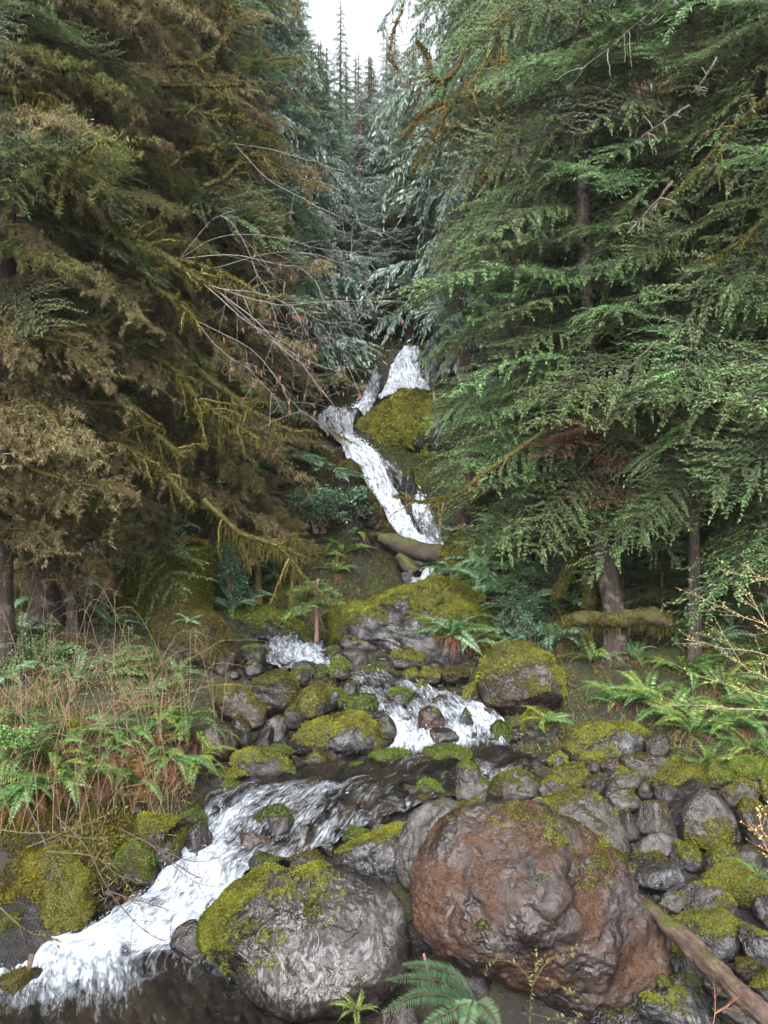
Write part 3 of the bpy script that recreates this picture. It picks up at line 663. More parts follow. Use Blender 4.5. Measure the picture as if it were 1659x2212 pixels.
R('B', (1578, 985, 1760, 1140), 'yel', 0.66, 'y', 'mossy cushion like stone at the lower right corner')
R('B', (1172, 943, 1258, 1018), 'grey', .12, 'y', 'small pale stone touching the red boulder below the log')
R('B', (1248, 945, 1395, 1062), 'dark', .15, 'o', 'dark smooth stone under the drift log')
R('B', (1232, 1025, 1364, 1118), 'darko', 0.31, 'g', 'greenish round stone under the drift log')
R('B', (1375, 1012, 1515, 1112), 'grey', .15, 'y', 'stone with a pale wet top under the lower drift log')
R('B', (1178, 1035, 1235, 1105), 'yel', 0.66, 'y', 'tiny mossy stone at the right foot of the red boulder')
R('B', (1092, 1085, 1432, 1250), 'wetgrey', .2, 'y', 'dark flat topped slab with a white wet streak, bottom of the bank')
R('B', (1425, 1125, 1650, 1250), 'greyo', .15, 'o', 'ridged brownish grey stone at the bottom edge beside the log')
R('B', (1500, 945, 1645, 1062), 'darko', 0.21, 'o', 'dark stone right of the drift log near the blue grey wet one')
R('B', (1522, 272, 1700, 478), 'greyo', 0.46, 'y', 'tall half mossy boulder at the right edge beside the pointed one')
R('B', (1448, 175, 1605, 335), 'greyo', 0.46, 'y', 'stone with yellow cap behind the pointed boulder')
R('B', (1560, 188, 1638, 265), 'red', .0, 'y', 'dark purple stone lodged between mossy ones at the right edge')
R('B', (1622, 178, 1710, 272), 'yel', 0.71, 'y', 'golden moss knob at the right edge beside the purple stone')
R('B', (1478, 785, 1585, 855), 'grey', .1, 'y', 'small grey stone in the dark hollow behind the long mossy stone')
R('B', (1130, 790, 1240, 925), 'dark', .1, 'o', 'dark stone hidden between the red boulder and the log')
R('B', (1130, 735, 1232, 800), 'darko', 0.31, 'o', 'brown mossy stone where the drift log meets the red boulder')
R('B', (1590, 690, 1700, 800), 'dark', .1, 'o', 'black wet stone in the shadow of the long mossy ledge')
R('B', (1500, 480, 1660, 580), 'greyo', .2, 'o', 'brownish grey stone over the long low moss ledge')
R('B', (100, 800, 240, 960), 'dark', .0, 'o', 'dark round stone in the gap between the two huge boulders', Y=7.9)
R('B', (230, 930, 480, 1180), 'dark', .2, 'o', 'black stone deep under the red boulder', Y=7.4)
R('B', (30, 1160, 150, 1260), 'grey', .1, 'o', 'small grey stone at the bottom edge below the fern', Y=6.7)
R('B', (-40, 1180, 60, 1260), 'brown', .1, 'o', 'brown stone at the bottom edge left of the fern', Y=6.7)
R('B', (880, 1180, 1120, 1290), 'dark', .1, 'o', 'dark stone at the bottom edge under the red boulder', Y=6.6)
# left, lower
R('C', (738, 798, 920, 985), 'dark', .0, 'g', 'smooth black rock standing in the pool left of the sheen streaked boulder', planes=7)
R('C', [(40, 800), (30, 640), (90, 520), (200, 470), (300, 520), (385, 600), (410, 740), (395, 860), (320, 890), (180, 850)], 'yel', .66, 'y', 'big left boulder capped with bright green moss', Y=8.4, depth=.9)
R('C', (490, 450, 680, 645), 'darko', .62, 'g', 'rounded dark rock with green moss against the left bank')
R('C', (-60, 1000, 190, 1200), 'brown', .4, 'o', 'brown mossy rock at the lower left corner in the pool', Y=7.4)
R('C', (-60, 750, 115, 935), 'darko', .62, 'g', 'dark mossy rock at the left edge above the pool', Y=8.0)
R('C', (400, 740, 560, 940), 'dark', .0, 'o', 'black wet rock at the foot of the chute', Y=8.5)
R('C', (415, 675, 520, 790), 'wetbrown', .0, 'o', 'rusty brown stone beside the chute', Y=8.75)
R('C', (520, 640, 660, 790), 'dark', .0, 'o', 'black wet rock on the left side of the chute', Y=8.9)
R('C', (640, 615, 740, 730), 'dark', .0, 'o', 'small black rock splitting the chute', Y=9.0)
R('C', (700, 660, 860, 790), 'dark', .0, 'o', 'dark rock glimpsed through the falling chute', Y=8.72)
R('C', (790, 370, 925, 545), 'dark', .1, 'o', 'dark rock wall on the left of the creek beneath the ferns')
R('C', (665, 450, 790, 592), 'dark', .25, 'o', 'dark rock between the green mossy one and the creek')
R('C', (595, 325, 750, 445), 'yel', .75, 'y', 'yellow mossy lump on top of the left bank edge')
R('C', (200, 440, 380, 560), 'yel', .8, 'y', 'yellow green moss hump behind the big left boulder', Y=8.9)
R('C', (380, 480, 520, 680), 'yel', .7, 'y', 'moss covered rock right behind the big left boulder', Y=9.0)
R('C', (780, 310, 905, 390), 'darko', .45, 'g', 'small mossy rock under the hanging ferns of the left bank')
R('C', (1076, 498, 1250, 600), 'dark', .42, 'g', 'dark stone with a green top at the tip of the sheen streaked boulder', Y=8.9)
R('C', (1240, 485, 1405, 560), 'greyo', .4, 'o', 'low lichen covered stone behind the sheen streaked boulder')
R('C', (1378, 453, 1455, 505), 'dark', .1, 'o', 'little dark stone behind the low lichen covered one')
R('C', (1465, 388, 1640, 475), 'dark', .42, 'g', 'flat black stone with a bright green crest beside the rapids')
R('C', [(1440, 560), (1450, 500), (1540, 450), (1640, 400), (1760, 360), (1800, 480), (1780, 640), (1600, 640)], 'wetgrey', .38, 'y', 'pale wet sloping rock with moss behind the sheen streaked boulder', Y=9.3)
R('A', (295, 1172, 538, 1345), 'dark', .46, 'g', 'black rock with bright green moss cap, midstream in the rapids', Y=9.75, planes=9)
R('O', (517, 1795, 600, 1868), 'brown', .05, 'g', 'brown wet round rock just below the midstream green capped rock', Y=9.4)
# middle of the creek
R('A', [(520, 880), (530, 840), (600, 775), (700, 745), (800, 722), (870, 722), (940, 780), (995, 870), (960, 930), (860, 945), (700, 930), (620, 885), (560, 915), (525, 905)], 'wetgrey', .55, 'y', 'wide low boulder with golden moss and pale wet streaks at the centre', depth=.8)
R('A', (578, 885, 708, 985), 'yel', .55, 'o', 'small round mossy rock under the wide low central boulder')
R('A', [(225, 960), (240, 910), (330, 885), (430, 895), (515, 950), (525, 1000), (440, 1045), (330, 1040), (260, 1000)], 'yel', .62, 'y', 'double humped mossy rock left of the wide central boulder')
R('A', (370, 862, 532, 960), 'darko', .6, 'g', 'mossy rock peeking behind the double humped one')
R('A', [(1170, 920), (1180, 885), (1250, 868), (1330, 870), (1400, 900), (1412, 950), (1370, 985), (1250, 990), (1185, 975)], 'dark', .62, 'g', 'dark domed rock with bright green moss on the lip of the pool')
R('A', (912, 888, 1118, 1000), 'dark', .58, 'g', 'green mossed rock between wide central boulder and the domed one')
R('A', (902, 722, 1040, 865), 'dark', .15, 'o', 'black shining rock right of the wide central boulder', planes=7, hard=16)
R('A', [(487, 740), (520, 690), (600, 600), (650, 588), (700, 640), (690, 720), (600, 780), (510, 790)], 'yel', .68, 'o', 'slanting angular mossy boulder above the wide central one')
R('A', (655, 585, 788, 700), 'darko', .55, 'g', 'mossy boulder tucked behind the slanting angular one')
R('A', [(760, 670), (775, 635), (850, 625), (930, 628), (955, 665), (950, 735), (880, 752), (800, 735)], 'dark', .66, 'g', 'square dark boulder with the brightest green moss')
R('A', (598, 543, 748, 605), 'darko', .6, 'o', 'flat mossy slab above the slanting boulder')
R('A', [(320, 640), (340, 560), (420, 520), (490, 508), (550, 570), (578, 650), (540, 710), (430, 730), (340, 700)], 'dark', .45, 'o', 'large dark boulder with thin green moss, left of the slanting one')
R('A', [(140, 640), (180, 580), (270, 575), (340, 640), (405, 700), (400, 760), (340, 785), (250, 740), (150, 720)], 'brown', .55, 'y', 'brown boulder with yellow moss tail under the bramble stems')
R('A', (85, 745, 268, 965), 'brown', .25, 'o', 'dark brown bulky boulder above the hanging ferns')
R('A', (222, 728, 328, 900), 'darko', .3, 'o', 'tall narrow dark boulder left of a trickle')
R('A', (393, 725, 522, 875), 'dark', .15, 'g', 'black boulder with water trickling down beside it')
R('A', (338, 770, 448, 890), 'dark', .0, 'g', 'shining black wet rock behind the double humped mossy rock')
R('A', [(558, 345), (575, 312), (620, 305), (665, 340), (680, 390), (640, 405), (590, 380)], 'dark', .65, 'g', 'green capped rock at the left foot of the big outcrop')
R('A', [(760, 370), (775, 335), (830, 318), (900, 350), (950, 400), (900, 415), (800, 405)], 'grey', .35, 'o', 'pale pinkish rock leaning on the foot of the outcrop')
R('A', (684, 378, 768, 465), 'dark', .55, 'g', 'small dark moss lump between upper rapids and triangular slab')
R('A', [(715, 440), (780, 400), (850, 392), (900, 420), (905, 500), (860, 545), (780, 540), (730, 480)], 'greyo', .05, 'o', 'bare grey triangular slab below the outcrop')
R('A', [(708, 500), (730, 455), (780, 443), (815, 490), (815, 545), (770, 562), (720, 550)], 'dark', .66, 'g', 'bright moss covered cube shaped rock before the triangular slab')
R('A', [(428, 488), (450, 440), (500, 418), (535, 425), (542, 460), (500, 480)], 'dark', .0, 'g', 'smooth black rock in the middle of the upper rapids', Y=16.4)
R('A', (532, 453, 652, 525), 'dark', .1, 'g', 'black rock at the lower end of the upper rapids')
R('A', (518, 495, 634, 575), 'dark', .35, 'g', 'dark mossy rock below the upper rapids')
R('A', (628, 476, 712, 545), 'dark', .5, 'g', 'small mossy rock before the bright cube shaped one')
R('A', (878, 480, 995, 550), 'darko', .6, 'g', 'low round mossy rock under the outcrop')
R('A', (1076, 493, 1168, 568), 'yel', .7, 'y', 'mossy stone beneath the big fern, leftmost of three')
R('A', (1128, 543, 1228, 628), 'yel', .68, 'g', 'mossy stone beneath the big fern, lowest of three')
R('A', (1163, 483, 1268, 560), 'yel', .7, 'y', 'mossy stone beneath the big fern, topmost of three')
R('A', (1253, 503, 1405, 565), 'darko', .6, 'o', 'low long mossy stone between big fern and round boulder')
R('A', [(998, 630), (1020, 595), (1070, 588), (1120, 610), (1135, 660), (1110, 695), (1050, 670)], 'dark', .5, 'g', 'dark dome with thin moss in the middle rapids')
R('A', [(1145, 760), (1155, 700), (1200, 673), (1250, 690), (1282, 745), (1270, 790), (1215, 815), (1160, 805)], 'wetbrown', .12, 'g', 'reddish brown wet rock standing in the middle rapids', Y=12.5)
R('A', (1346, 678, 1425, 805), 'dark', .2, 'g', 'upright black rock in the rapids right of the reddish one')
R('A', (1193, 623, 1292, 692), 'dark', .1, 'o', 'dark flat rock above the reddish brown one')
R('A', (1206, 790, 1348, 858), 'dark', .0, 'o', 'low black rock washed by foam under the reddish one', Y=12.1)
R('A', (1346, 810, 1452, 870), 'dark', .0, 'g', 'bare dark hump at the rim of the rapids')
R('A', (1443, 823, 1548, 888), 'dark', .2, 'g', 'dark greenish hump next to the bare dark one')
R('A', (1505, 758, 1612, 852), 'dark', .4, 'g', 'dark mossy rock under the round boulder')
R('A', (1362, 556, 1455, 665), 'yel', .68, 'y', 'yellow mossy rock leaning on the round boulder')
R('A', [(1010, 440), (1040, 410), (1110, 400), (1180, 440), (1185, 485), (1100, 498), (1030, 480)], 'yel', .66, 'y', 'mossy ledge left of the big fern on the outcrop')
R('A', (743, 553, 868, 630), 'dark', .25, 'o', 'dark block behind the square green one')
R('A', (898, 536, 1028, 596), 'dark', .1, 'o', 'flat dark stone lying in the upper middle rapids')
R('A', [(185, 290), (220, 235), (330, 205), (440, 192), (530, 240), (590, 290), (570, 325), (480, 340), (380, 350), (250, 330)], 'yel', .74, 'g', 'wide mound of green moss at the head of the pool, left of the sapling')
R('A', [(435, 170), (460, 125), (510, 118), (560, 180), (595, 250), (580, 290), (500, 260)], 'darko', .68, 'g', 'leaning mossy rock behind the wide green mound', Y=19)
R('O', [(335, 1400), (335, 1330), (390, 1312), (440, 1318), (480, 1350), (510, 1405), (532, 1470), (525, 1500), (440, 1520), (370, 1490)], 'brown', .52, 'o', 'huge brown dome boulder on the left bank with a small fern', Y=15.0, depth=.9)
R('A', (272, 375, 405, 485), 'darko', .4, 'g', 'dark mossy rock right of the huge brown dome')
R('A', (288, 455, 412, 545), 'dark', .1, 'g', 'black rock beside the upper rapids, left')
R('A', (95, 988, 300, 1065), 'yel', .65, 'y', 'low yellow mossy ledge at the left edge of the pool')
R('A', (190, 1045, 290, 1105), 'darko', .6, 'g', 'little mossy stone under the low yellow ledge')
R('A', (970, 1112, 1092, 1192), 'dark', .0, 'o', 'smooth wet dark stone above the flat black slab')
R('A', [(1140, 1130), (1150, 1060), (1180, 1033), (1230, 1045), (1270, 1100), (1260, 1135), (1180, 1140)], 'dark', .5, 'g', 'dark wedge rock with mossy ridge standing in the pool')
R('A', (1140, 1110, 1225, 1165), 'darko', .4, 'o', 'small brown green stone below the wedge rock')
R('A', [(1333, 1130), (1335, 1030), (1345, 965), (1385, 945), (1435, 965), (1448, 1020), (1500, 1080), (1480, 1160), (1380, 1160)], 'grey', .42, 'g', 'tall pointed rock with a mossy tip beside the pool')
R('A', (1388, 1055, 1560, 1165), 'darko', .62, 'o', 'dark mossy rock just behind the red boulder', Y=10.4)
R('A', [(1500, 1080), (1560, 1010), (1640, 982), (1700, 1020), (1760, 1070), (1760, 1150), (1640, 1170), (1520, 1150)], 'greyo', .5, 'y', 'lichen grey rock with mossy left flank behind the red boulder', Y=10.5)
R('A', (843, 1188, 1015, 1255), 'dark', .05, 'g', 'flat black slab at the end of the small rapids')
R('A', (538, 1140, 640, 1232), 'dark', .2, 'g', 'dark ragged stone above the small rapids')
R('A', (1018, 1070, 1130, 1140), 'dark', .05, 'g', 'low dark stone in the pool left of the wedge rock')
R('A', (672, 998, 775, 1050), 'wetbrown', .0, 'g', 'flat orange brown stone at the water line')
R('A', (785, 950, 905, 1012), 'dark', .5, 'g', 'low green topped stone in front of the central boulder')
R('A', (730, 962, 800, 1010), 'wetbrown', .0, 'g', 'small brown stone next to the low green topped one')
R('A', (780, 1070, 885, 1130), 'dark', .3, 'g', 'small mossy dark stone breaking the pool surface')
R('A', (620, 1135, 735, 1180), 'dark', .0, 'g', 'low wet stone in the small rapids, left one')
R('A', (750, 1110, 870, 1180), 'dark', .0, 'g', 'low wet stone in the small rapids, beneath the small mossy one')
R('A', (420, 1075, 510, 1125), 'wetbrown', .0, 'g', 'brown wet stone at the top of the left rapids')
R('A', (262, 1108, 340, 1165), 'dark', .0, 'g', 'black stone at the left rim of the rapids')
R('A', (705, 930, 760, 985), 'darko', .4, 'o', 'small stone right of the small round mossy rock')
R('A', (500, 975, 570, 1030), 'dark', .2, 'g', 'little dark stone at the right foot of the double humped rock')
R('A', (925, 1255, 1010, 1290), 'grey', .0, 'g', 'light grey wet pebble beneath the flat black slab')
R('O', [(1030, 1480), (1040, 1430), (1075, 1398), (1130, 1390), (1180, 1415), (1210, 1455), (1212, 1510), (1180, 1548), (1130, 1562), (1080, 1545), (1040, 1520)], 'brown', .55, 'y', 'great round boulder, mossy on top, perched above the pool', Y=13.6, depth=1.0, rough=.8)
R('D', (475, 515, 562, 655), 'wetbrown', .0, 'o', 'brown stone behind the great round boulder', Y=14.6)
R('D', [(325, 900), (335, 800), (380, 762), (450, 765), (520, 810), (545, 880), (520, 960), (450, 1000), (370, 980)], 'yel', .72, 'y', 'dome of yellow moss with a young fern growing on it', Y=12.6)
R('D', (268, 860, 412, 1065), 'dark', .0, 'o', 'tall black rock in shade beneath the yellow fern dome', Y=12.7)
R('D', [(548, 1000), (600, 900), (680, 855), (800, 840), (920, 845), (1005, 880), (1008, 950), (950, 1020), (860, 1080), (740, 1085), (600, 1060)], 'wetgrey', .50, 'y', 'broad tilted purple grey slab edged with yellow moss', depth=.9)
R('D', (475, 990, 575, 1095), 'yel', .68, 'y', 'small round moss stone left of the broad tilted slab')
R('D', (885, 1008, 1195, 1110), 'greyo', .3, 'o', 'flat dull slab right of the broad tilted one')
R('D', (300, 1040, 385, 1102), 'dark', .15, 'o', 'small dark stone at the pool rim below the black rock')
R('D', (372, 1038, 460, 1105), 'dark', .2, 'o', 'small rounded stone next to the moss stone at the pool rim')
R('D', (160, 830, 275, 945), 'dark', .5, 'g', 'dark mossy round stone under the great round boulder, near the rapids')
R('D', (680, 1050, 770, 1110), 'greyo', .0, 'o', 'small plain grey stone before the broad tilted slab')
R('D', (745, 1015, 880, 1095), 'wetbrown', .0, 'o', 'wet reddish stone at the front corner of the tilted slab')
R('D', (765, 1150, 880, 1215), 'greyo', .1, 'o', 'brownish stone sheltered under the overhanging slab')
R('D', (955, 1155, 1050, 1230), 'grey', .1, 'o', 'wet stone between overhanging slab and golden boulder')
R('D', (415, 1165, 480, 1245), 'greyo', .0, 'o', 'smooth grey stone between lichen grey rock and yellow wedge')
R('D', (1280, 1035, 1480, 1180), 'yel', .85, 'g', 'soft bright green moss hummock at the foot of the right ferns', tufts=True)
R('D', (1440, 1030, 1700, 1140), 'yel', .85, 'g', 'large bright moss hummock at the right edge')
R('D', (1000, 890, 1130, 1010), 'greyo', .3, 'o', 'dim rounded rock right of the tilted slab beneath ferns')
# outcrops of the gorge
R('O', [(690, 1345), (700, 1325), (740, 1305), (800, 1312), (850, 1290), (900, 1275), (950, 1250), (1000, 1265), (1040, 1290), (1060, 1330), (1066, 1400), (1040, 1440), (950, 1460), (860, 1440), (800, 1400), (720, 1390)], 'wetgrey', .55, 'y', 'great wet outcrop patched with yellow moss below the falls', Y=17.3, depth=.75, rough=1.8, planes=18, cat='rock outcrop', name='rock_outcrop', group='outcrops of the gorge')
R('O', [(782, 960), (782, 912), (802, 888), (838, 862), (880, 852), (940, 856), (1000, 870), (1080, 900), (1090, 960), (1050, 1010), (960, 1060), (930, 1040), (880, 1000), (830, 990), (790, 975)], 'yel', .84, 'b', 'broad mossy outcrop standing between upper and lower falls', Y=28.4, depth=.5, rough=1.9, planes=16, cat='rock outcrop', name='rock_outcrop', group='outcrops of the gorge')
R('O', [(700, 1180), (705, 1080), (730, 1010), (760, 1000), (800, 1080), (840, 1140), (862, 1190), (872, 1260), (850, 1300), (790, 1310), (730, 1280)], 'darko', .72, 'o', 'steep mossy wall left of the lower waterfall', Y=22.8, depth=.6, rough=1.7, planes=16, cat='rock outcrop', name='rock_outcrop', group='outcrops of the gorge')
R('O', [(640, 1090), (650, 1010), (690, 960), (740, 990), (770, 1050), (810, 1130), (790, 1180), (700, 1180)], 'darko', .72, 'o', 'higher mossy wall beside the slide of the waterfall', Y=25.2, depth=.5, rough=1.6, planes=16, cat='rock outcrop', name='rock_outcrop', group='outcrops of the gorge')
R('O', [(912, 850), (905, 790), (915, 745), (960, 740), (1010, 770), (1020, 850), (960, 860)], 'dark', .55, 'g', 'dark mossy rock right of the topmost tier', Y=31.6, depth=.4, rough=1.5, cat='rock outcrop', name='rock_outcrop', group='outcrops of the gorge')
R('O', [(940, 1260), (950, 1190), (985, 1150), (1030, 1180), (1050, 1260), (1010, 1300)], 'yel', .65, 'y', 'yellow mossy shoulder at the right end of the log', Y=20.8, depth=.8, rough=1.5, cat='rock outcrop', name='rock_outcrop', group='outcrops of the gorge')
R('O', (868, 1010, 902, 1135), 'dark', .3, 'g', 'dark rock rib parting the two strands of the lower fall', Y=24.35, depth=.5, cat='rock outcrop', name='rock_outcrop', group='outcrops of the gorge')
R('O', (858, 1190, 935, 1245), 'dark', .35, 'g', 'dark blocks jammed under the log', Y=22.3, cat='rock outcrop', name='rock_outcrop', group='outcrops of the gorge')
R('O', (866, 1230, 900, 1265), 'dark', .0, 'g', 'black wet rock left of the spout under the log', Y=21.7)
R('O', [(1010, 1440), (1000, 1350), (1040, 1320), (1090, 1340), (1110, 1400), (1090, 1450)], 'wetgrey', .4, 'y', 'grey streaked rock face right of the big fern', Y=17.6, cat='rock outcrop', name='rock_outcrop', group='outcrops of the gorge')

# loose stones that nobody would count
def rubble():
    rng = np.random.default_rng(5); mb_v = []; mb_f = []; mo = []; n0 = 0
    D, F = ico(3)
    zones = [((1150, 1640), (1700, 2230), 420), ((480, 1380), (1120, 1760), 420), ((200, 1750), (560, 2050), 90), ((730, 1980), (1250, 2230), 120), ((1180, 1560), (1500, 1680), 80), ((790, 1470), (1100, 1640), 150), ((560, 1660), (1100, 1760), 120), ((560, 1390), (760, 1480), 60)]
    for (ua, va), (ub, vb), n in zones:
        us = rng.uniform(ua, ub, n); vs = rng.uniform(va, vb, n)
        for u, v in zip(us, vs):
            Y = np.geomspace(5.5, 22, 120); X = (u - 829.5) / FPX * Y; Z = CZ - (v - 1106.) / FPX * Y
            b = np.nonzero(Z < ground(X, Y))[0]
            if not len(b): continue
            i = b[0]; px = Y[i] / 788.
            s = px * rng.choice([4, 6, 8, 11, 15], p=[.25, .28, .22, .16, .09]) * .55
            off = rng.uniform(0, 50, 3)
            p = D * (1 + .35 * fbm(D * 1.2 + off, 3))[:, None] * np.array([rng.uniform(.9, 1.5), rng.uniform(.8, 1.3), rng.uniform(.55, .9)]) * s
            a = rng.uniform(0, 6.28); c, s_ = math.cos(a), math.sin(a)
            p = p @ np.array([[c, -s_, 0], [s_, c, 0], [0, 0, 1]])
            inw = float(near_stream(np.array([X[i]]), np.array([Y[i]]))[0]) * (Y[i] < 18)
            p = p + np.array([X[i], Y[i], Z[i] + s * .15 + .2 * inw])
            mb_v.append(p); mb_f.append(F + n0); n0 += len(p)
            mo.append(np.clip(p[:, 2] * 0 + rng.choice([0, 0, .35, .55]) + .2 * fbm(p * 6, 2), 0, 1))
    o = link('gravel', make_mesh('gravel', np.concatenate(mb_v), np.zeros((0, 4), int), np.concatenate(mb_f), None, M['darko'], True, {'moss': np.concatenate(mo), 'stain': np.zeros(n0)}))
    tag(o, 'loose dark cobbles and gravel filling gaps between the boulders', kind='stuff')
rubble()
# ------------------------------------------------------------------ foliage shapes, all of unit length along +x, +z up
def rotm(az, el, roll):
    """x axis to azimuth az (from +X towards +Y) and elevation el, then rolled about itself"""
    return (Matrix.Rotation(az, 4, 'Z') @ Matrix.Rotation(-el, 4, 'Y') @ Matrix.Rotation(roll, 4, 'X'))
def spray(seed, nside=27, sp=.0105, bl=.025, bw=.0075, side=.42, droop=.28, sdroop=.24, rise=.10, ang=(48, 62), dark=(.052, .092, .040), light=(.165, .26, .10), stem=(.06, .045, .035), hangb=.15, tipw=1.0, shape=.7, wig=.02, flat=.35, strands=0.0):
    r = np.random.default_rng(seed); mb = MB()
    x = np.linspace(0, 1, 18); ph = r.uniform(0, 6, 2)
    ax = np.stack([x, wig * np.sin(x * 5 + ph[0]), rise * x - droop * x ** 2 + wig * .5 * np.sin(x * 7 + ph[1])], 1)
    tube(mb, ax, np.linspace(.010, .0015, 18), 3, stem, cap=False)
    def axis(t): return np.array([np.interp(t, x, ax[:, k]) for k in range(3)])
    dk, lt = np.array(dark), np.array(light)
    PP, DD, LL, CC = [], [], [], []
    for k in range(nside):
        for s in (-1, 1):
            t0 = .06 + .93 * (k + r.uniform(-.3, .3) + .25 * (s > 0)) / nside
            if not .03 < t0 < 1 or r.random() < .13: continue
            L = side * (math.sin(math.pi * min(1, (1 - t0) ** shape * .98 + .02)) * .55 + .5 * (1 - t0) ** .8 + .06) * r.uniform(.4, 1.3)
            a = math.radians(r.uniform(ang[0] - 12, ang[1] + 12)) * s; tb = r.normal(0, .14)
            n = max(3, int(L / sp)); t = (np.arange(n) + .5) / n
            o = axis(t0)
            zz = -sdroop * L * t ** 1.6 * r.uniform(.2, 1.9)
            cur = t * L
            pts = np.stack([o[0] + np.cos(a) * cur + .06 * L * t ** 2, o[1] + np.sin(a) * cur, o[2] + zz + r.normal(0, .006, n)], 1)
            sd_ = np.stack([o, pts[n // 2], pts[-1]]); tube(mb, sd_, [.0035, .0022, .0012], 3, stem, cap=False)
            tg = unit(np.gradient(pts, axis=0)) if n > 1 else np.array([[1., 0, 0]])
            cs = np.array([-tg[:, 1], tg[:, 0], np.zeros(n)]).T
            for q in (-1, 1):
                b = r.uniform(.5, .95, n)[:, None]
                d = unit(tg * b + cs * q * r.uniform(.55, 1, n)[:, None] + np.array([0, 0, -1]) * (hangb * r.uniform(.2, 1.6, n))[:, None])
                PP.append(pts); DD.append(d)
                LL.append(bl * (1.15 - .55 * t) * r.uniform(.6, 1.25, n) * (0.6 + .8 * np.sin(np.pi * np.clip(t * .9 + .1, 0, 1))))
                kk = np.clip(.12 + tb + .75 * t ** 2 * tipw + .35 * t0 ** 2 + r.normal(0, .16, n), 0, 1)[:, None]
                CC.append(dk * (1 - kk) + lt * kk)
            PP.append(pts[-1:]); DD.append(tg[-1:]); LL.append([bl * 1.1]); CC.append((dk * .2 + lt * .8)[None])
            if strands:
                m = r.poisson(strands * L * 9)
                if m:
                    i = r.integers(0, n, m); PP.append(pts[i]); DD.append(unit(np.array([0, 0, -1.]) + r.normal(0, .4, (m, 3))))
                    LL.append(r.uniform(.015, .06, m)); CC.append(np.array(stem) * r.uniform(.7, 1.7, m)[:, None])
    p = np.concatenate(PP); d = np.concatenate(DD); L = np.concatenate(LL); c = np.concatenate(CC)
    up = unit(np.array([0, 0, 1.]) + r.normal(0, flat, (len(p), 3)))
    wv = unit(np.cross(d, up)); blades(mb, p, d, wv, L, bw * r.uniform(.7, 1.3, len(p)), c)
    return mb
def mossy_bough(seed, dens=1.0, cols=((.10, .082, .045), (.28, .235, .13)), limb=(.07, .066, .018), thick=.018, green=0.0, nb=16):
    """a half dead bough: crooked mossy limb, bare twigs and curtains of hanging moss"""
    r = np.random.default_rng(seed); mb = MB()
    x = np.linspace(0, 1, 20); ph = r.uniform(0, 6, 3)
    ax = np.stack([x, .05 * np.sin(x * 6 + ph[0]), .10 * x - .30 * x ** 2 + .03 * np.sin(x * 9 + ph[1])], 1)
    tube(mb, ax, np.linspace(thick, .004, 20) * r.uniform(.7, 1.5, 20), 6, np.array(limb) * r.uniform(.6, 1.4, (20, 1)), cap=True)
    PP, DD, LL, CC = [], [], [], []; c0, c1 = map(np.array, cols)
    def hang(pts, m, lo, hi, down=1.0):
        i = r.integers(0, len(pts), m)
        PP.append(pts[i] + r.normal(0, .006, (m, 3))); DD.append(unit(np.array([0, 0, -down]) + r.normal(0, .28, (m, 3)))); LL.append(r.uniform(lo, hi, m) * r.uniform(.4, 1, m))
        k = r.beta(1.4, 1.6, m)[:, None]; CC.append(c0 * (1 - k) + c1 * k)
    fine = smooth_path(ax, 120); hang(fine, int(380 * dens), .012, .075)
    for k in range(nb):
        for s in (-1, 1):
            t0 = r.uniform(.05, .98); L = r.uniform(.15, .5) * (1.1 - t0 * .7); a = math.radians(r.uniform(25, 75)) * s
            o = np.array([np.interp(t0, x, ax[:, q]) for q in range(3)])
            t = np.linspace(0, 1, 14); w1 = r.uniform(-.08, .08, 2)
            pts = np.stack([o[0] + np.cos(a) * L * t, o[1] + np.sin(a) * L * t + w1[0] * np.sin(t * 5), o[2] - .45 * L * t ** 1.5 * r.uniform(.2, 1.6) + w1[1] * .5 * np.sin(t * 6)], 1)
            tube(mb, pts[::2], np.linspace(.005, .0014, 7), 3, np.array(limb) * r.uniform(.4, 1.3), cap=False)
            f2 = smooth_path(pts, 40)
            hang(f2, int(460 * dens * L), .010, .055)
            m = int(260 * L * dens)                       # fine bare twigs in every direction
            i = r.integers(0, 40, m); PP.append(f2[i]); DD.append(unit(r.normal(0, 1, (m, 3)) + np.array([.6, 0, -.5]))); LL.append(r.uniform(.012, .05, m))
            kk = r.random(m)[:, None]; CC.append(c0 * 1.1 * (1 - kk) + c1 * kk)
            if r.random() < green:
                m = 60; i = r.integers(18, 40, m); PP.append(f2[i]); DD.append(unit(r.normal(0, .5, (m, 3)) + np.array([.7, .5 * s, -.3]))); LL.append(r.uniform(.02, .04, m))
                CC.append(np.array([[.05, .085, .03]]) * r.uniform(.7, 1.8, (m, 1)))
    p = np.concatenate(PP); d = np.concatenate(DD); L = np.concatenate(LL); c = np.concatenate(CC)
    wv = unit(np.cross(d, r.normal(size=(len(p), 3)))); blades(mb, p, d, wv, L, .0046 * r.uniform(.5, 1.5, len(p)), c)
    return mb
HEM = [spray(100 + k, droop=[.30, .42, .2, .5, .36][k], side=[.42, .36, .5, .4, .46][k]) for k in range(5)]
HEMD = [spray(150 + k, dark=(.05, .072, .033), light=(.125, .175, .068), strands=1.2, droop=.4 + .1 * k) for k in range(3)]
BRONZE = [spray(170 + k, dark=(.06, .045, .022), light=(.22, .10, .055), nside=20, droop=.35) for k in range(1)]
CED = [spray(200 + k, nside=15, sp=.020, bl=.075, bw=.019, side=.34, droop=.5 + .1 * k, sdroop=1.25, rise=.22, ang=(40, 75), dark=(.08, .125, .10), light=(.20, .27, .225), hangb=.8, flat=.5) for k in range(4)]
MHEM = [spray(250 + k, nside=14, sp=.03, bl=.075, bw=.026, droop=.42, dark=(.055, .09, .055), light=(.13, .19, .11)) for k in range(3)]
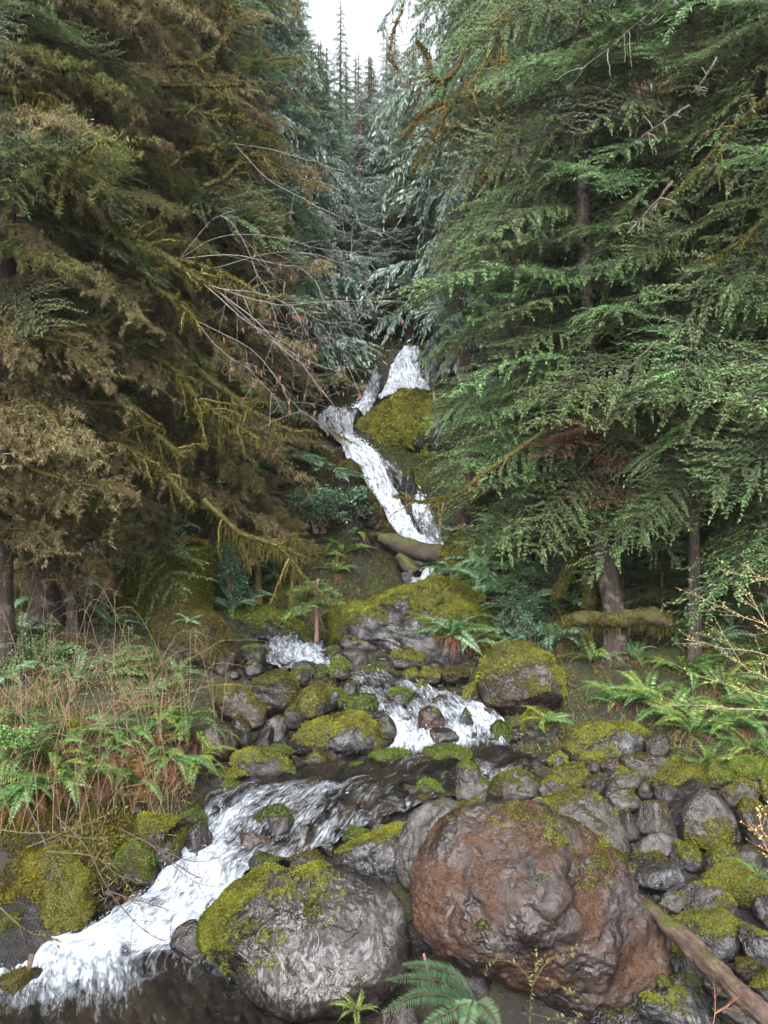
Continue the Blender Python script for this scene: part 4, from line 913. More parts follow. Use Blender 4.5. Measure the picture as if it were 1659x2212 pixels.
MCED = [spray(270 + k, nside=10, sp=.038, bl=.12, bw=.036, side=.36, droop=.55, sdroop=1.2, rise=.2, hangb=.8, dark=(.09, .13, .11), light=(.20, .26, .22), flat=.6) for k in range(3)]
HANG = [mossy_bough(300 + k) for k in range(4)]
HANGG = [mossy_bough(330 + k, cols=((.085, .085, .034), (.23, .22, .085)), green=.9, thick=.024) for k in range(3)]
MMOSS = [mossy_bough(360 + k, dens=.5, nb=10, thick=.022) for k in range(2)]
ME = {}
def meshes(key, src, mat, name):
    ME[key] = [m.mesh(name, M[mat]) for m in src]
meshes('hem', HEM, 'leaf', 'hemlock_bough'); meshes('hemd', HEMD, 'leaf', 'dark_hemlock_bough'); meshes('ced', CED, 'cedar', 'cedar_bough'); meshes('bronze', BRONZE, 'leaf', 'bronze_bough')
meshes('hang', HANG, 'hang', 'hanging_moss_bough'); meshes('hangg', HANGG, 'hang', 'olive_moss_bough')

def open_air(u, v):
    if 735 < v < 1200:
        c = np.interp(v, [740, 800, 860, 900, 960, 1040, 1120, 1200], [880, 862, 815, 775, 785, 840, 885, 940])
        return abs(u - c) < (125 if 780 < v < 1000 else 75)
    return 1200 <= v < 1290 and 860 < u < 960
def bough(parent, key, at_, az, el, L, roll=0, rng=None, name='bough', sy=1.0, label=None):
    m = ME[key][int(rng.integers(len(ME[key])))]
    if parent is not None and parent.location.y > 0:        # nothing grows across the open water of the falls
        Rm = rotm(az, el, roll); w0 = np.array(parent.location) + np.array([float(x) for x in at_])
        for f, g_ in ((.35, 0), (.6, 0), (.85, 0), (1.0, 0), (.45, .28), (.45, -.28), (.7, .2), (.7, -.2)):
            q = w0 + np.array(Rm @ Vector((f * L, g_ * L, -.25 * f * f * L)))
            if q[1] < 2: return None
            uu = 829.5 + q[0] / q[1] * FPX; vv = 1106 - (q[2] - CZ) / q[1] * FPX
            if q[1] < 31 and open_air(uu, vv) and rng.random() < .93: return None
    o = bpy.data.objects.new(name, m); COL.objects.link(o); o.parent = parent
    o.matrix_basis = Matrix.Translation(Vector([float(x) for x in at_])) @ rotm(az, el, roll) @ Matrix.Diagonal((L, L * sy, L, 1))
    if label: o['label'] = label
    return o
def trunk_mesh(path, r0, r1, mat, seed, sides=14, n=46, root=1.5, rough=.12):
    c = smooth_path(path, n); t = np.linspace(0, 1, n)
    r = r0 + (r1 - r0) * t; r *= 1 + (root - 1) * np.exp(-t * n * .35)
    mb = MB(); tube(mb, c, r, sides, rough=rough, seed=seed)
    return mb.mesh('trunk', M[mat], True), c, r
def tree(name, label, pix, Y, r0, mat, kinds, nb, vr, Lr, seed, cat='tree', az=(0, 2 * math.pi), el=(-25, 12), group='conifers round the falls', topz=None, limbs=(), zb=None, r1=.35, sinkz=.3, lean=0.0, azlist=None):
    """pix: (u, v) down the trunk from base to top, seen at distance Y; boughs between the heights of picture rows vr"""
    rng = np.random.default_rng(seed)
    w = np.array([P(u, v, Y + lean * i) for i, (u, v) in enumerate(pix)])
    base = w[0].copy(); g0 = gz(base[0], base[1]); 
    if g0 < base[2]: w = np.vstack([[base[0], base[1], g0 - sinkz], w])
    else: w[0, 2] = min(w[0, 2], w[1, 2] - .5)
    top = w[-1] + (w[-1] - w[-2]) * 0
    base = w[0].copy()
    root = empty(name, base); tag(root, label, cat, group)
    m, c, r = trunk_mesh(w - base, r0, r0 * r1, mat, seed)
    link('trunk', m, root)
    z0, z1 = P(0, vr[0], Y)[2] - base[2], P(0, vr[1], Y)[2] - base[2]
    ga = rng.uniform(0, 6.28)
    for k in range(nb):
        f = (k + rng.uniform(0, .9)) / nb; z = z0 + (z1 - z0) * f
        at_ = np.array([np.interp(z, c[:, 2], c[:, q]) for q in range(3)]); at_[2] = z
        L = (Lr[0] + (Lr[1] - Lr[0]) * f) * rng.uniform(.6, 1.15)
        ga += 2.4; a = az[0] + (ga % (2 * math.pi)) / (2 * math.pi) * (az[1] - az[0]) + rng.normal(0, .15)
        key = kinds[int(rng.integers(len(kinds)))]
        bough(root, key, at_, a, math.radians(rng.uniform(*el) + rng.normal(0, 7)), L, rng.normal(0, .36) + .38 * math.cos(a), rng, 'bough', rng.uniform(.75, 1.1))
    return root, base, c
PI = math.pi
HERO = 'hemlocks and cedars beside the creek'
# right side
hem1, hb, hc = tree('hemlock_tree', 'slender grey barked hemlock with tiers of bright green sprays, right of the falls', [(1326, 1322), (1300, 1180), (1292, 1040), (1280, 900), (1268, 700), (1257, 330), (1250, 0), (1245, -200)], 14.6, .2, 'bark', ['hem', 'hem', 'hem', 'hemd'], 95, (1120, -160), (2.5, 2.9), 1, el=(-22, 8), group=HERO, r1=.5)
for i, (tu, tv, L) in enumerate([(905, 1015, 2.6), (940, 1110, 2.6), (905, 640, 3.0), (960, 760, 2.7), (960, 880, 2.4), (1020, 560, 2.3), (1000, 1090, 2.2), (1050, 960, 2.2), (930, 690, 2.8), (1090, 1080, 1.8), (970, 820, 2.6), (1080, 660, 2.0), (1010, 930, 2.3), (1060, 840, 2.2), (1000, 1020, 2.5), (1110, 740, 2.1)]):
    # long arms that reach over the falls, each nearer the viewer than its trunk
    r_ = np.random.default_rng(40 + i); tip = P(tu, tv, 14.6 - r_.uniform(.3, 1.6)); zat = tip[2] + L * .25
    at_ = np.array([np.interp(zat - hb[2], hc[:, 2], hc[:, q]) for q in range(2)] + [zat - hb[2]]); dv = tip - hb - at_
    bough(hem1, 'hem', at_, math.atan2(dv[1], dv[0]), math.atan2(dv[2], math.hypot(dv[0], dv[1])) + .16, float(np.linalg.norm(dv)), r_.normal(0, .15), r_, 'bough', .9)
for i, (tu, tv) in enumerate([(1230, 1065), (1290, 1085), (1350, 1070), (1215, 925), (1330, 1000), (1265, 912), (1180, 960)]):
    r_ = np.random.default_rng(90 + i); tip = P(tu, tv, 13.4 - .15 * i); zat = tip[2] + .25; at_ = np.array([np.interp(zat - hb[2], hc[:, 2], hc[:, q]) for q in range(2)] + [zat - hb[2]]); dv = tip - hb - at_
    bough(hem1, 'bronze', at_, math.atan2(dv[1], dv[0]), math.atan2(dv[2], math.hypot(dv[0], dv[1])) + .16, float(np.linalg.norm(dv)), 0, r_, 'bough', .8, 'withered orange brown bough')
t2 = tree('hemlock_tree', 'big hemlock reaching in over the bank with heavy fresh green boughs, rightmost', [(1950, 1500), (1900, 900), (1880, 400), (1870, -300)], 12.0, .25, 'barkdark', ['hem', 'hem', 'hemd'], 80, (1120, -330), (3.2, 3.0), 2, az=(PI * .55, PI * 1.5), el=(-25, 5), group=HERO)
t3 = tree('hemlock_tree', 'tall hemlock with drooping green tiers behind the twin trunked cedar', [(1530, 1150), (1525, 700), (1520, 200), (1515, -300)], 18.0, .22, 'barkdark', ['hem', 'hem', 'hemd', 'hang'], 76, (1000, -330), (3.2, 3.0), 3, el=(-25, 8), group=HERO)
t7 = tree('hemlock_tree', 'hemlock with thin dark stem and bright overlapping sprays, overlapping the twin cedar', [(1500, 1180), (1498, 800), (1495, 300), (1490, -250)], 13.6, .11, 'barkdark', ['hem', 'hem', 'hemd'], 88, (1060, -260), (2.4, 2.3), 31, az=(PI * .7, PI * 2.2), el=(-25, 5), group=HERO)
t4 = tree('hemlock_tree', 'hemlock with pale green drooping boughs just right of the top tier', [(1130, 1100), (1120, 700), (1115, 200), (1110, -300)], 20.5, .2, 'barkdark', ['hem', 'hemd', 'hem'], 84, (990, -300), (3.1, 2.8), 4, el=(-28, 5), group=HERO)
t5 = tree('dead_hemlock', 'half dead hemlock veiled in brown hanging moss at the right', [(1640, 1200), (1645, 700), (1650, 200), (1655, -200)], 16.0, .17, 'mossbark', ['hang', 'hangg', 'hang', 'hemd'], 64, (1180, -200), (2.4, 2.2), 5, group=HERO)
t6 = tree('dead_hemlock', 'dark mossy thin tree with bare crooked branches between two green hemlocks', [(1345, 1120), (1350, 700), (1352, 380), (1355, 100)], 16.4, .13, 'mossbark', ['hang', 'hangg', 'hang'], 60, (1080, 50), (2.0, 1.7), 6, group=HERO)
# left side
tree('spruce_tree', 'stout grey trunk at the left edge, boughs shaggy with brown moss', [(-5, 1010), (5, 700), (12, 300), (18, -250)], 12.6, .24, 'bark', ['hang', 'hangg', 'hang', 'hang', 'hemd'], 92, (1130, -250), (2.4, 2.3), 7, az=(-PI * .7, PI * .35), group=HERO, r1=.6)
tree('spruce_tree', 'pale mottled trunk second from the left edge, hung with brown moss', [(100, 1150), (112, 950), (120, 760), (150, 300), (160, -250)], 14.6, .27, 'bark', ['hang', 'hangg', 'hang', 'hang', 'hang', 'hemd'], 95, (1210, -250), (2.4, 2.4), 8, group=HERO, r1=.5)
tree('spruce_tree', 'thin straight grey trunk with drooping dead twigs, left of the mossy stump', [(157, 1262), (165, 1100), (185, 850), (195, 500), (200, -200)], 14.0, .10, 'bark', ['hang', 'hang', 'hangg'], 74, (1220, -200), (1.7, 1.8), 9, group=HERO, r1=.7)
tree('spruce_tree', 'mossy leaning tree whose bare limbs sweep down towards the falls', [(330, 1120), (335, 900), (300, 650), (280, 300), (270, -250)], 17.5, .17, 'mossbark', ['hang', 'hangg', 'hang', 'hang', 'hemd'], 92, (1060, -250), (3.2, 2.6), 10, az=(-PI * .8, PI * .3), el=(-35, 5), group=HERO)
tree('spruce_tree', 'dark tree with brown moss curtains above the left wall of the falls', [(470, 1130), (465, 800), (440, 400), (420, -250)], 19.8, .2, 'mossbark', ['hang', 'hangg', 'hang', 'hang', 'hemd'], 92, (1100, -250), (3.0, 2.8), 11, group=HERO)
tree('spruce_tree', 'broad dark moss hung spruce behind the stump', [(215, 1120), (220, 700), (225, 300), (230, -250)], 20.5, .28, 'barkdark', ['hang', 'hangg', 'hang', 'hemd'], 84, (1100, -250), (3.0, 2.8), 12, group=HERO)
tree('spruce_tree', 'low moss bearded young spruce leaning over the upper pool', [(560, 1310), (555, 1180), (545, 1050), (540, 900)], 19.0, .09, 'mossbark', ['hang', 'hang', 'hangg'], 44, (1210, 900), (1.5, .8), 13, group=HERO)
tree('spruce_tree', 'green needled spruce over brown moss, upper left', [(380, 1000), (370, 600), (360, 200), (350, -300)], 23.5, .2, 'barkdark', ['hemd', 'hem', 'hang', 'hemd'], 92, (900, -320), (3.2, 3.0), 14, group=HERO)
tree('cedar_tree', 'wide reddish cedar trunk in shade near the left edge', [(60, 1080), (50, 800), (40, 400), (35, -250)], 21.0, .42, 'barkred', ['ced', 'hang', 'hemd'], 56, (700, -250), (2.8, 2.6), 15, group=HERO)
# centre: bluish cedars
tree('cedar_tree', 'broad blue green cedar with hanging fronds, straight above the falls', [(640, 850), (655, 600), (680, 380), (690, 240)], 29.5, .2, 'bark', ['ced'], 92, (800, 245), (3.6, .7), 16, el=(-15, 20), group=HERO)
tree('cedar_tree', 'dense blue green cedar left of the broad central one', [(560, 900), (555, 600), (550, 200), (545, -150)], 27.5, .22, 'barkred', ['ced', 'hemd', 'ced'], 90, (900, -150), (3.2, 2.2), 17, el=(-15, 15), group=HERO)
tree('cedar_tree', 'tall cedar with pale drooping fronds and crooked limbs, right of the sky gap', [(1010, 900), (1010, 500), (1005, 100), (1000, -300)], 25.0, .22, 'barkred', ['ced'], 92, (760, -330), (2.9, 2.7), 18, el=(-15, 18), group=HERO)
tree('cedar_tree', 'small cedar with grey green fronds at the right bank of the falls', [(1000, 1000), (1000, 850), (995, 700), (990, 560)], 22.5, .12, 'barkred', ['ced', 'hemd'], 60, (900, 560), (1.9, .7), 19, group=HERO)
tree('hemlock_tree', 'young hemlock leaning over the left side of the slide', [(620, 1010), (615, 850), (600, 700), (590, 520)], 24.5, .12, 'barkdark', ['hemd', 'hem', 'hang'], 64, (960, 530), (2.4, .8), 20, group=HERO)
# twin cedar, only its trunks stand out
tw = empty('cedar_tree', P(1420, 1130, 18.6)); tag(tw, 'twin trunked cedar with smooth purple brown bark behind the mossy stems', 'tree', HERO)
tb = np.array(tw.location)
for pts, r0 in (([(1408, 1150), (1404, 1060), (1398, 980), (1390, 600), (1385, -200)], .27), ([(1446, 1140), (1440, 1060), (1426, 970), (1435, 600), (1445, -200)], .30)):
    m, c, r = trunk_mesh(np.array([P(a, b, 18.6) for a, b in pts]) - tb - np.array([0, 0, .0]), r0, r0 * .6, 'barkred', 5, root=1.15)
    link('trunk', m, tw)
rr = np.random.default_rng(77)
for k in range(22):
    bough(tw, 'ced', [rr.uniform(-.3, .2), 0, rr.uniform(4, 13)], rr.uniform(0, 6.28), rr.uniform(-.3, .2), rr.uniform(1.8, 2.8), 0, rr)

# background conifers: few crowns, shared by many trees
def crown(seed, src, H, Rb, n, tmin=.08, mix=None, pw=.8):
    r = np.random.default_rng(seed); mb = MB(); ga = 0
    for k in range(n):
        f = tmin + (1 - tmin) * (k / n) ** .92; z = H * f; ga += 2.4
        L = max(.25, Rb * (1 - f) ** pw * r.uniform(.6, 1.15) + .25)
        arr = (src if mix is None or r.random() > mix[1] else mix[0])
        a = arr[int(r.integers(len(arr)))].arrays()
        Mx = np.array(Matrix.Translation((0, 0, z)) @ rotm(ga + r.normal(0, .2), math.radians(r.uniform(-25, 15)), r.normal(0, .2)) @ Matrix.Diagonal((L, L, L, 1)))
        mb.add_mesh(a, Mx)
    return mb
BK = []
for k, (src, H, Rb, n, mx, mt) in enumerate([(MHEM, 26, 3.6, 170, (MMOSS, .2), 'leaf'), (MCED, 24, 3.4, 170, None, 'cedar'), (MHEM, 30, 3.2, 180, None, 'leaf'), (MCED, 28, 3.8, 190, (MMOSS, .15), 'cedar'), (MHEM, 22, 3.8, 150, (MMOSS, .6), 'leaf')]):
    cm = crown(500 + k, src, H, Rb, n, .12 if k != 4 else .05, mx).mesh('crown', M[mt])
    tm, _, _ = trunk_mesh([(0, 0, -1), (.05, 0, H * .3), (-.05, .05, H * .7), (0, 0, H)], .32, .03, 'barkdark' if k % 2 == 0 else 'barkred', 60 + k, sides=10, root=1.3)
    BK.append((cm, tm, H))
def backtree(x, y, H, kind, rot, label, name='conifer_tree', group='conifers of the gorge forest', wide=1.0):
    cm, tm, H0 = BK[kind]; s = H / H0
    o = empty(name, (x, y, gz(x, y) - .2), rot); tag(o, label, 'tree', group)
    wx = max(s, .7) * wide
    for nm, m in (('trunk', tm), ('crown', cm)):
        q = link(nm, m, o); q.scale = (wx, wx, s)
    return o
def gapv(u):
    """highest picture row that a tree top may reach, so that the sky stays open above the falls"""
    return float(np.interp(u, [590, 655, 675, 700, 718, 735, 755, 785, 815, 835, 870, 900, 940, 965, 1000], [-900, -300, 20, 110, 60, 20, 70, 130, 50, -80, -250, 90, 110, -250, -900]))
rb = np.random.default_rng(2024)
LBL = {0: 'dark green hemlock standing in the crowd of the gorge forest', 1: 'blue green cedar standing in the crowd of the gorge forest', 2: 'tall narrow hemlock standing in the crowd of the gorge forest', 3: 'tall bluish cedar standing in the crowd of the gorge forest', 4: 'moss hung brownish hemlock standing in the crowd of the gorge forest'}
placed = []; crowd = []
def fits(x, y, d):
    return all((x - a) ** 2 + (y - b) ** 2 > d * d for a, b in placed)
for tries in range(5200):
    y = 23 + 47 * rb.random() ** 1.15; x = rb.uniform(-.56, .56) * y
    u = 829.5 + x / y * FPX
    if y < 33 and 600 < u < 1080: continue
    if not fits(x, y, 1.9 + .022 * y): continue
    g = gz(x, y); H = rb.uniform(17, 32)
    vt = 1106 - (g + H - CZ) / y * FPX; lim = max(gapv(u), gapv(u - 22), gapv(u + 22))
    if vt < lim:
        H = CZ + (1106 - lim) / FPX * y - g
        if H < 6: continue
    if y < 33 and abs(u - 830) < 260: continue
    placed.append((x, y))
    left = u < 500
    kind = int(rb.choice([0, 1, 2, 3, 4], p=[.22, .12, .26, .12, .28] if left else [.24, .24, .24, .24, .04]))
    bo = backtree(x, y, H, kind, rb.uniform(0, 6.28), LBL[kind], group=['dark green hemlocks of the forest', 'blue green cedars of the forest', 'tall narrow hemlocks of the forest', 'tall bluish cedars of the forest', 'moss hung hemlocks of the forest'][kind]); crowd.append((u, kind, bo))
    if len(placed) > 210: break
crowd.sort(key=lambda a: (a[1], a[0])); cnt = {}
ORD = ['', 'first', 'second', 'third', 'fourth', 'fifth', 'sixth', 'seventh', 'eighth', 'ninth', 'tenth', 'eleventh', 'twelfth', 'thirteenth', 'fourteenth', 'fifteenth', 'sixteenth', 'seventeenth', 'eighteenth', 'nineteenth']
TENS = ['', '', 'twenty', 'thirty', 'forty', 'fifty']
def ordinal(n): return ORD[n] if n < 20 else (TENS[n // 10][:-1] + 'ieth' if n % 10 == 0 else TENS[n // 10] + ' ' + ORD[n % 10])
for u_, k_, o_ in crowd:
    cnt[k_] = cnt.get(k_, 0) + 1
    o_['label'] = ordinal(cnt[k_]) + ' from the left among the ' + ['dark green hemlocks', 'blue green cedars', 'tall narrow hemlocks', 'tall bluish cedars', 'moss hung hemlocks'][k_] + ' of the forest'
print('BACK', len(placed))
for u_, y_, vt_, k_, wd_, lb_ in [(736, 44, 2, 2, .8, 'narrow pointed conifer standing alone in the sky gap'), (700, 40, 165, 1, 1.5, 'pale rounded cedar below the left side of the sky gap'), (780, 38, 195, 3, 1.5, 'pale rounded cedar below the right side of the sky gap'), (852, 37, 90, 1, 1.3, 'pale cedar closing the sky gap on the right'),
    (640, 37, 10, 3, 1.3, 'pale cedar closing the sky gap on the left'), (740, 35, 330, 1, 1.6, 'low spreading pale cedar in the middle above the falls'), (840, 34.5, 380, 3, 1.5, 'low spreading cedar right above the top tier')]:
    x_ = (u_ - 829.5) / FPX * y_; backtree(x_, y_, CZ + (1106 - vt_) / FPX * y_ - gz(x_, y_) + .2, k_, 1.0 + u_, lb_, wide=wd_)
# the far wood that reads as one mass
fw = MB(); rf = np.random.default_rng(9)
for k in range(60):
    y = rf.uniform(74, 92); x = rf.uniform(-.6, .6) * y; u = 829.5 + x / y * FPX
    g = gz(x, y); H = rf.uniform(16, 30); H = min(H, CZ + (1106 - max(gapv(u), gapv(u - 15), gapv(u + 15)) - 60) / FPX * y - g)
    if H < 5: continue
    src = MCED if k % 2 else MHEM
    for q in range(26):
        f = .1 + .9 * q / 26; L = 3.8 * (1 - f) + .5; a = src[q % 3].arrays()
        fw.add_mesh(a, np.array(Matrix.Translation((x, y, g + H * f)) @ rotm(q * 2.4, rf.uniform(-.4, .2), 0) @ Matrix.Diagonal((L, L * 1.4, L, 1))))
tag(fw.build('distant_forest', M['leaf']), 'far grey green wood closing the head of the gorge', kind='stuff')
# ------------------------------------------------------------------ ferns
def frond(seed, dark=(.035, .085, .03), light=(.10, .21, .06), arch=.55, n=34, bw=.022, bl=.115, stem=(.09, .075, .03), curl=1.0):
    r = np.random.default_rng(seed); mb = MB()
    x = np.linspace(0, 1, 16); a = arch * r.uniform(.8, 1.2)
    th = np.radians(62) - x ** 1.1 * math.radians(62 + 75 * a)
    ax = np.concatenate([[[0, 0, 0]], np.cumsum(np.stack([np.cos(th[:-1]), .04 * np.sin(x[:-1] * 4 + r.uniform(0, 6)), np.sin(th[:-1])], 1) / 15., 0)])
    tube(mb, ax, np.linspace(.007, .0018, 16), 3, stem, cap=False)
    f = smooth_path(ax, n + 4)[3:-1]; t = np.linspace(.04, 1, n); tg = unit(np.gradient(f, axis=0)); side = np.array([0, 1., 0])
    env = np.sin(np.pi * np.clip(t * .82 + .16, 0, 1)) ** .7 * (1 - t ** 5)
    dk, lt = np.array(dark), np.array(light)
    for s in (-1, 1):
        m = len(f); d = unit(tg * .38 + side * s + np.array([0, 0, -1]) * r.uniform(.1, .45, (m, 1)) + r.normal(0, .06, (m, 3)))
        up = unit(np.cross(tg, side * s) * s + r.normal(0, .2, (m, 3)))
        k = np.clip(.45 + .35 * np.sin(t * 3) + r.normal(0, .2, m), 0, 1)[:, None]
        blades(mb, f, d, unit(np.cross(d, up)), bl * env * r.uniform(.85, 1.12, m) + .006, bw * (.5 + .6 * env), dk * (1 - k) + lt * k)
    return mb
ME['frond'] = [frond(600 + k, arch=.4 + .14 * k).mesh('frond', M['fern']) for k in range(5)]
ME['frondb'] = [frond(610 + k, dark=(.06, .12, .065), light=(.20, .34, .20), arch=.5 + .15 * k).mesh('frond', M['cedar']) for k in range(4)]
ME['frondy'] = [frond(620 + k, dark=(.06, .09, .02), light=(.17, .24, .05), arch=.4 + .12 * k).mesh('frond', M['fern']) for k in range(3)]
ME['dead'] = [frond(630 + k, dark=(.05, .018, .012), light=(.17, .065, .04), arch=1.3, bw=.012, bl=.07, n=26).mesh('dead_frond', M['dead']) for k in range(3)]
ME['deadt'] = [frond(640 + k, dark=(.09, .05, .025), light=(.24, .14, .07), arch=1.2, bw=.012, bl=.06, n=26).mesh('dead_frond', M['dead']) for k in range(3)]
rf2 = np.random.default_rng(31)
def fern(u, v, size, n, label, kinds=('frond',), Y=None, dead=3, face=None, spread=PI, dk='dead', group='sword ferns of the creek banks', lift=0.0, pos=None):
    p = hit(u, v, 4.5) if Y is None else P(u, v, Y)
    if pos is not None: p = np.array(pos)
    o = empty('sword_fern', p + np.array([0, 0, lift])); tag(o, label, 'fern', group)
    L = size
    f0 = rf2.uniform(0, 6.28)
    for k in range(n):
        a = (-PI / 2 + (face or 0) + rf2.uniform(-spread, spread)) if spread < PI else f0 + k * 2 * PI / n + rf2.normal(0, .2)
        key = kinds[int(rf2.integers(len(kinds)))]; m = ME[key][int(rf2.integers(len(ME[key])))]
        q = bpy.data.objects.new('frond', m); COL.objects.link(q); q.parent = o
        s = L * rf2.uniform(.65, 1.12)
        q.matrix_basis = rotm(a, math.radians(rf2.uniform(-28, 14)), rf2.normal(0, .3)) @ Matrix.Diagonal((s, s, s, 1))
    for k in range(dead):
        m = ME[dk][int(rf2.integers(3))]
        q = bpy.data.objects.new('dead_frond', m); COL.objects.link(q); q.parent = o; s = L * rf2.uniform(.5, .9)
        q['label'] = 'withered red brown frond' if dk == 'dead' else 'withered tan frond'
        q.matrix_basis = rotm(-PI / 2 + rf2.uniform(-1.4, 1.4), math.radians(rf2.uniform(-65, -25)), rf2.normal(0, .3)) @ Matrix.Diagonal((s, s, s, 1))
    return o
B_, Yl = ('frond', 'frondb'), ('frond', 'frondy')
F_ = fern
F_(975, 1375, 1.15, 30, 'big glossy sword fern spilling over dead fronds on the outcrop left of the round boulder', ('frondb', 'frond'), Y=16.3, dead=14)
F_(955, 1345, .9, 14, 'upright fern just behind the big glossy one on the outcrop', ('frondb',), Y=17.0, dead=2)
F_(1020, 1390, .8, 14, 'fern drooping at the right side of the big glossy one', B_, Y=16.2, dead=6)
for i, (u, v, s, n, lb) in enumerate([
    (1045, 1235, 1.25, 20, 'long hanging fern at the top left of the fern slope right of the log'), (1110, 1180, 1.2, 20, 'fern with pale shining fronds high on the slope, under the bright hemlock sprays'), (1180, 1130, 1.2, 18, 'fern in shade just left of the mossy upright stem'),
    (1060, 1290, 1.2, 20, 'broad dark fern on the slope above the big glossy one'), (1140, 1255, 1.2, 20, 'wide arching fern in the middle of the right fern slope'), (1000, 1250, 1.1, 16, 'fern hanging towards the right end of the log'),
    (1000, 1300, 1.1, 16, 'fern drooping over the yellow mossy shoulder of the outcrop'), (1110, 1330, 1.1, 18, 'fern above the grey streaked rock face'), (1080, 1140, 1.1, 16, 'fern beneath the lowest bright hemlock spray'),
    (1050, 1190, 1.1, 16, 'fern hanging beside the foot of the waterfall'), (1170, 1320, 1.0, 16, 'fern among small glossy leaves above the great round boulder'), (1130, 1400, .9, 14, 'fern tucked behind the great round boulder, left'),
    (1200, 1390, .9, 14, 'dark fern right behind the great round boulder'), (1180, 1200, 1.2, 16, 'dim fern left of the low mossy stem on the right slope')]):
    F_(u, v, s * 1.25, n + 4, lb, B_, dead=4 + i % 3, lift=.1)
for u, v, s, n, kk, lb in [
    (1290, 1420, 1.1, 14, Yl, 'fern with one tall upright frond below the mossy arching log'), (1330, 1500, .9, 14, Yl, 'fern with red dead fronds over the path, right of the great boulder'), (1370, 1400, .9, 12, B_, 'dim fern directly beneath the mossy arching log'),
    (1400, 1500, .9, 14, Yl, 'fresh fern hanging on the right bank above the broad tilted slab'), (1480, 1440, 1.0, 14, Yl, 'fern in the middle of the right bank under budding twigs'), (1450, 1530, 1.0, 16, Yl, 'pale green fern just above the flat dull slab'),
    (1530, 1380, 1.1, 16, B_, 'fern high on the right bank right of the mossy log'), (1560, 1470, 1.0, 16, Yl, 'lush fern in the right bank, beneath the whitish twigs'), (1610, 1420, 1.1, 16, Yl, 'fern at the right edge beneath the upper budding twigs'),
    (1500, 1570, 1.0, 18, Yl, 'large arching fern hanging over the green hummock'), (1590, 1560, 1.0, 18, Yl, 'bright fern with drooping fronds above the large moss hummock'), (1650, 1520, 1.0, 14, Yl, 'fern cut by the right edge above the moss hummock'),
    (1440, 1350, 1.1, 14, B_, 'shaded fern level with the mossy log, right'), (1570, 1330, 1.1, 16, B_, 'bluish fern in shade high at the right'), (1650, 1320, 1.1, 14, B_, 'dark fern against the forest at the right edge'),
    (1490, 1270, 1.1, 14, B_, 'dark fern beyond the foot of the twin trunked cedar'), (1400, 1240, 1.1, 14, B_, 'dim fern at the base of the twin trunked cedar'), (1600, 1230, 1.2, 14, B_, 'dim fern under the half dead hemlock at the right'),
    (1530, 1640, .7, 12, Yl, 'low fern beside the flat dull slab'), (1620, 1600, .8, 14, Yl, 'fern above the large moss hummock, drooping low')]:
    F_(u, v, s, n, lb, kk, dead=4)
for i, (u, v, s, n, lb) in enumerate([(1010, 1185, 1.5, 20, 'pale glossy fern at the foot of the waterfall, right bank, beneath the curved mossy branch'), (1075, 1230, 1.5, 22, 'lush fern in the upper middle of the right fern slope'), (1150, 1190, 1.5, 20, 'lush fern under the lowest hemlock boughs left of the mossy stems'), (1030, 1275, 1.3, 20, 'hanging fern just above the mossy shoulder by the log'),
    (1100, 1290, 1.4, 22, 'widest drooping fern low on the right fern slope'), (1190, 1270, 1.4, 18, 'fern beside the leaning mossy stem, lower'), (1235, 1330, 1.1, 14, 'fern hanging under the left end of the mossy log'), (1090, 1385, .9, 14, 'fern just above the left shoulder of the great round boulder')]):
    F_(u, v, s, n, lb, ('frondb', 'frondb', 'frond'), dead=4, lift=.3)
for u, v, s, n, lb in [(1420, 1290, 1.5, 16, 'shaded fern behind the right end of the mossy log'), (1350, 1240, 1.4, 14, 'fern in shade between slender hemlock and twin cedar'), (1540, 1240, 1.6, 16, 'broad fern in the dark right understorey'), (1640, 1270, 1.6, 16, 'broad fern in the dark understorey at the right edge'), (1480, 1190, 1.6, 14, 'far fern in the dark right of the twin cedar'),
    (1590, 1150, 1.7, 14, 'far fern high in the right understorey'), (1300, 1190, 1.5, 14, 'fern right behind the slender hemlock trunk'), (1230, 1150, 1.5, 14, 'fern in shade above the leaning mossy stem'), (1600, 1300, 1.3, 14, 'fern just above the topmost budding branch')]:
    F_(u, v, s, n, lb, ('frond', 'frondb', 'frondy'), dead=3, lift=.15)
F_(1178, 1558, .55, 11, 'young yellow green fern growing on the yellow mossy dome', Yl, Y=12.3, dead=0)
F_(410, 1345, .45, 9, 'little fern on top of the huge brown dome boulder', ('frondb',), Y=14.3, dead=0)
F_(1352, 1968, .16, 4, 'tiny bright fern on the right shoulder of the red boulder', ('frondy',), Y=7.2, dead=0)
F_(1640, 1900, .4, 6, 'small fern hanging under the long low ledge at the right edge', ('frond',), Y=7.6, dead=1, dk='deadt')
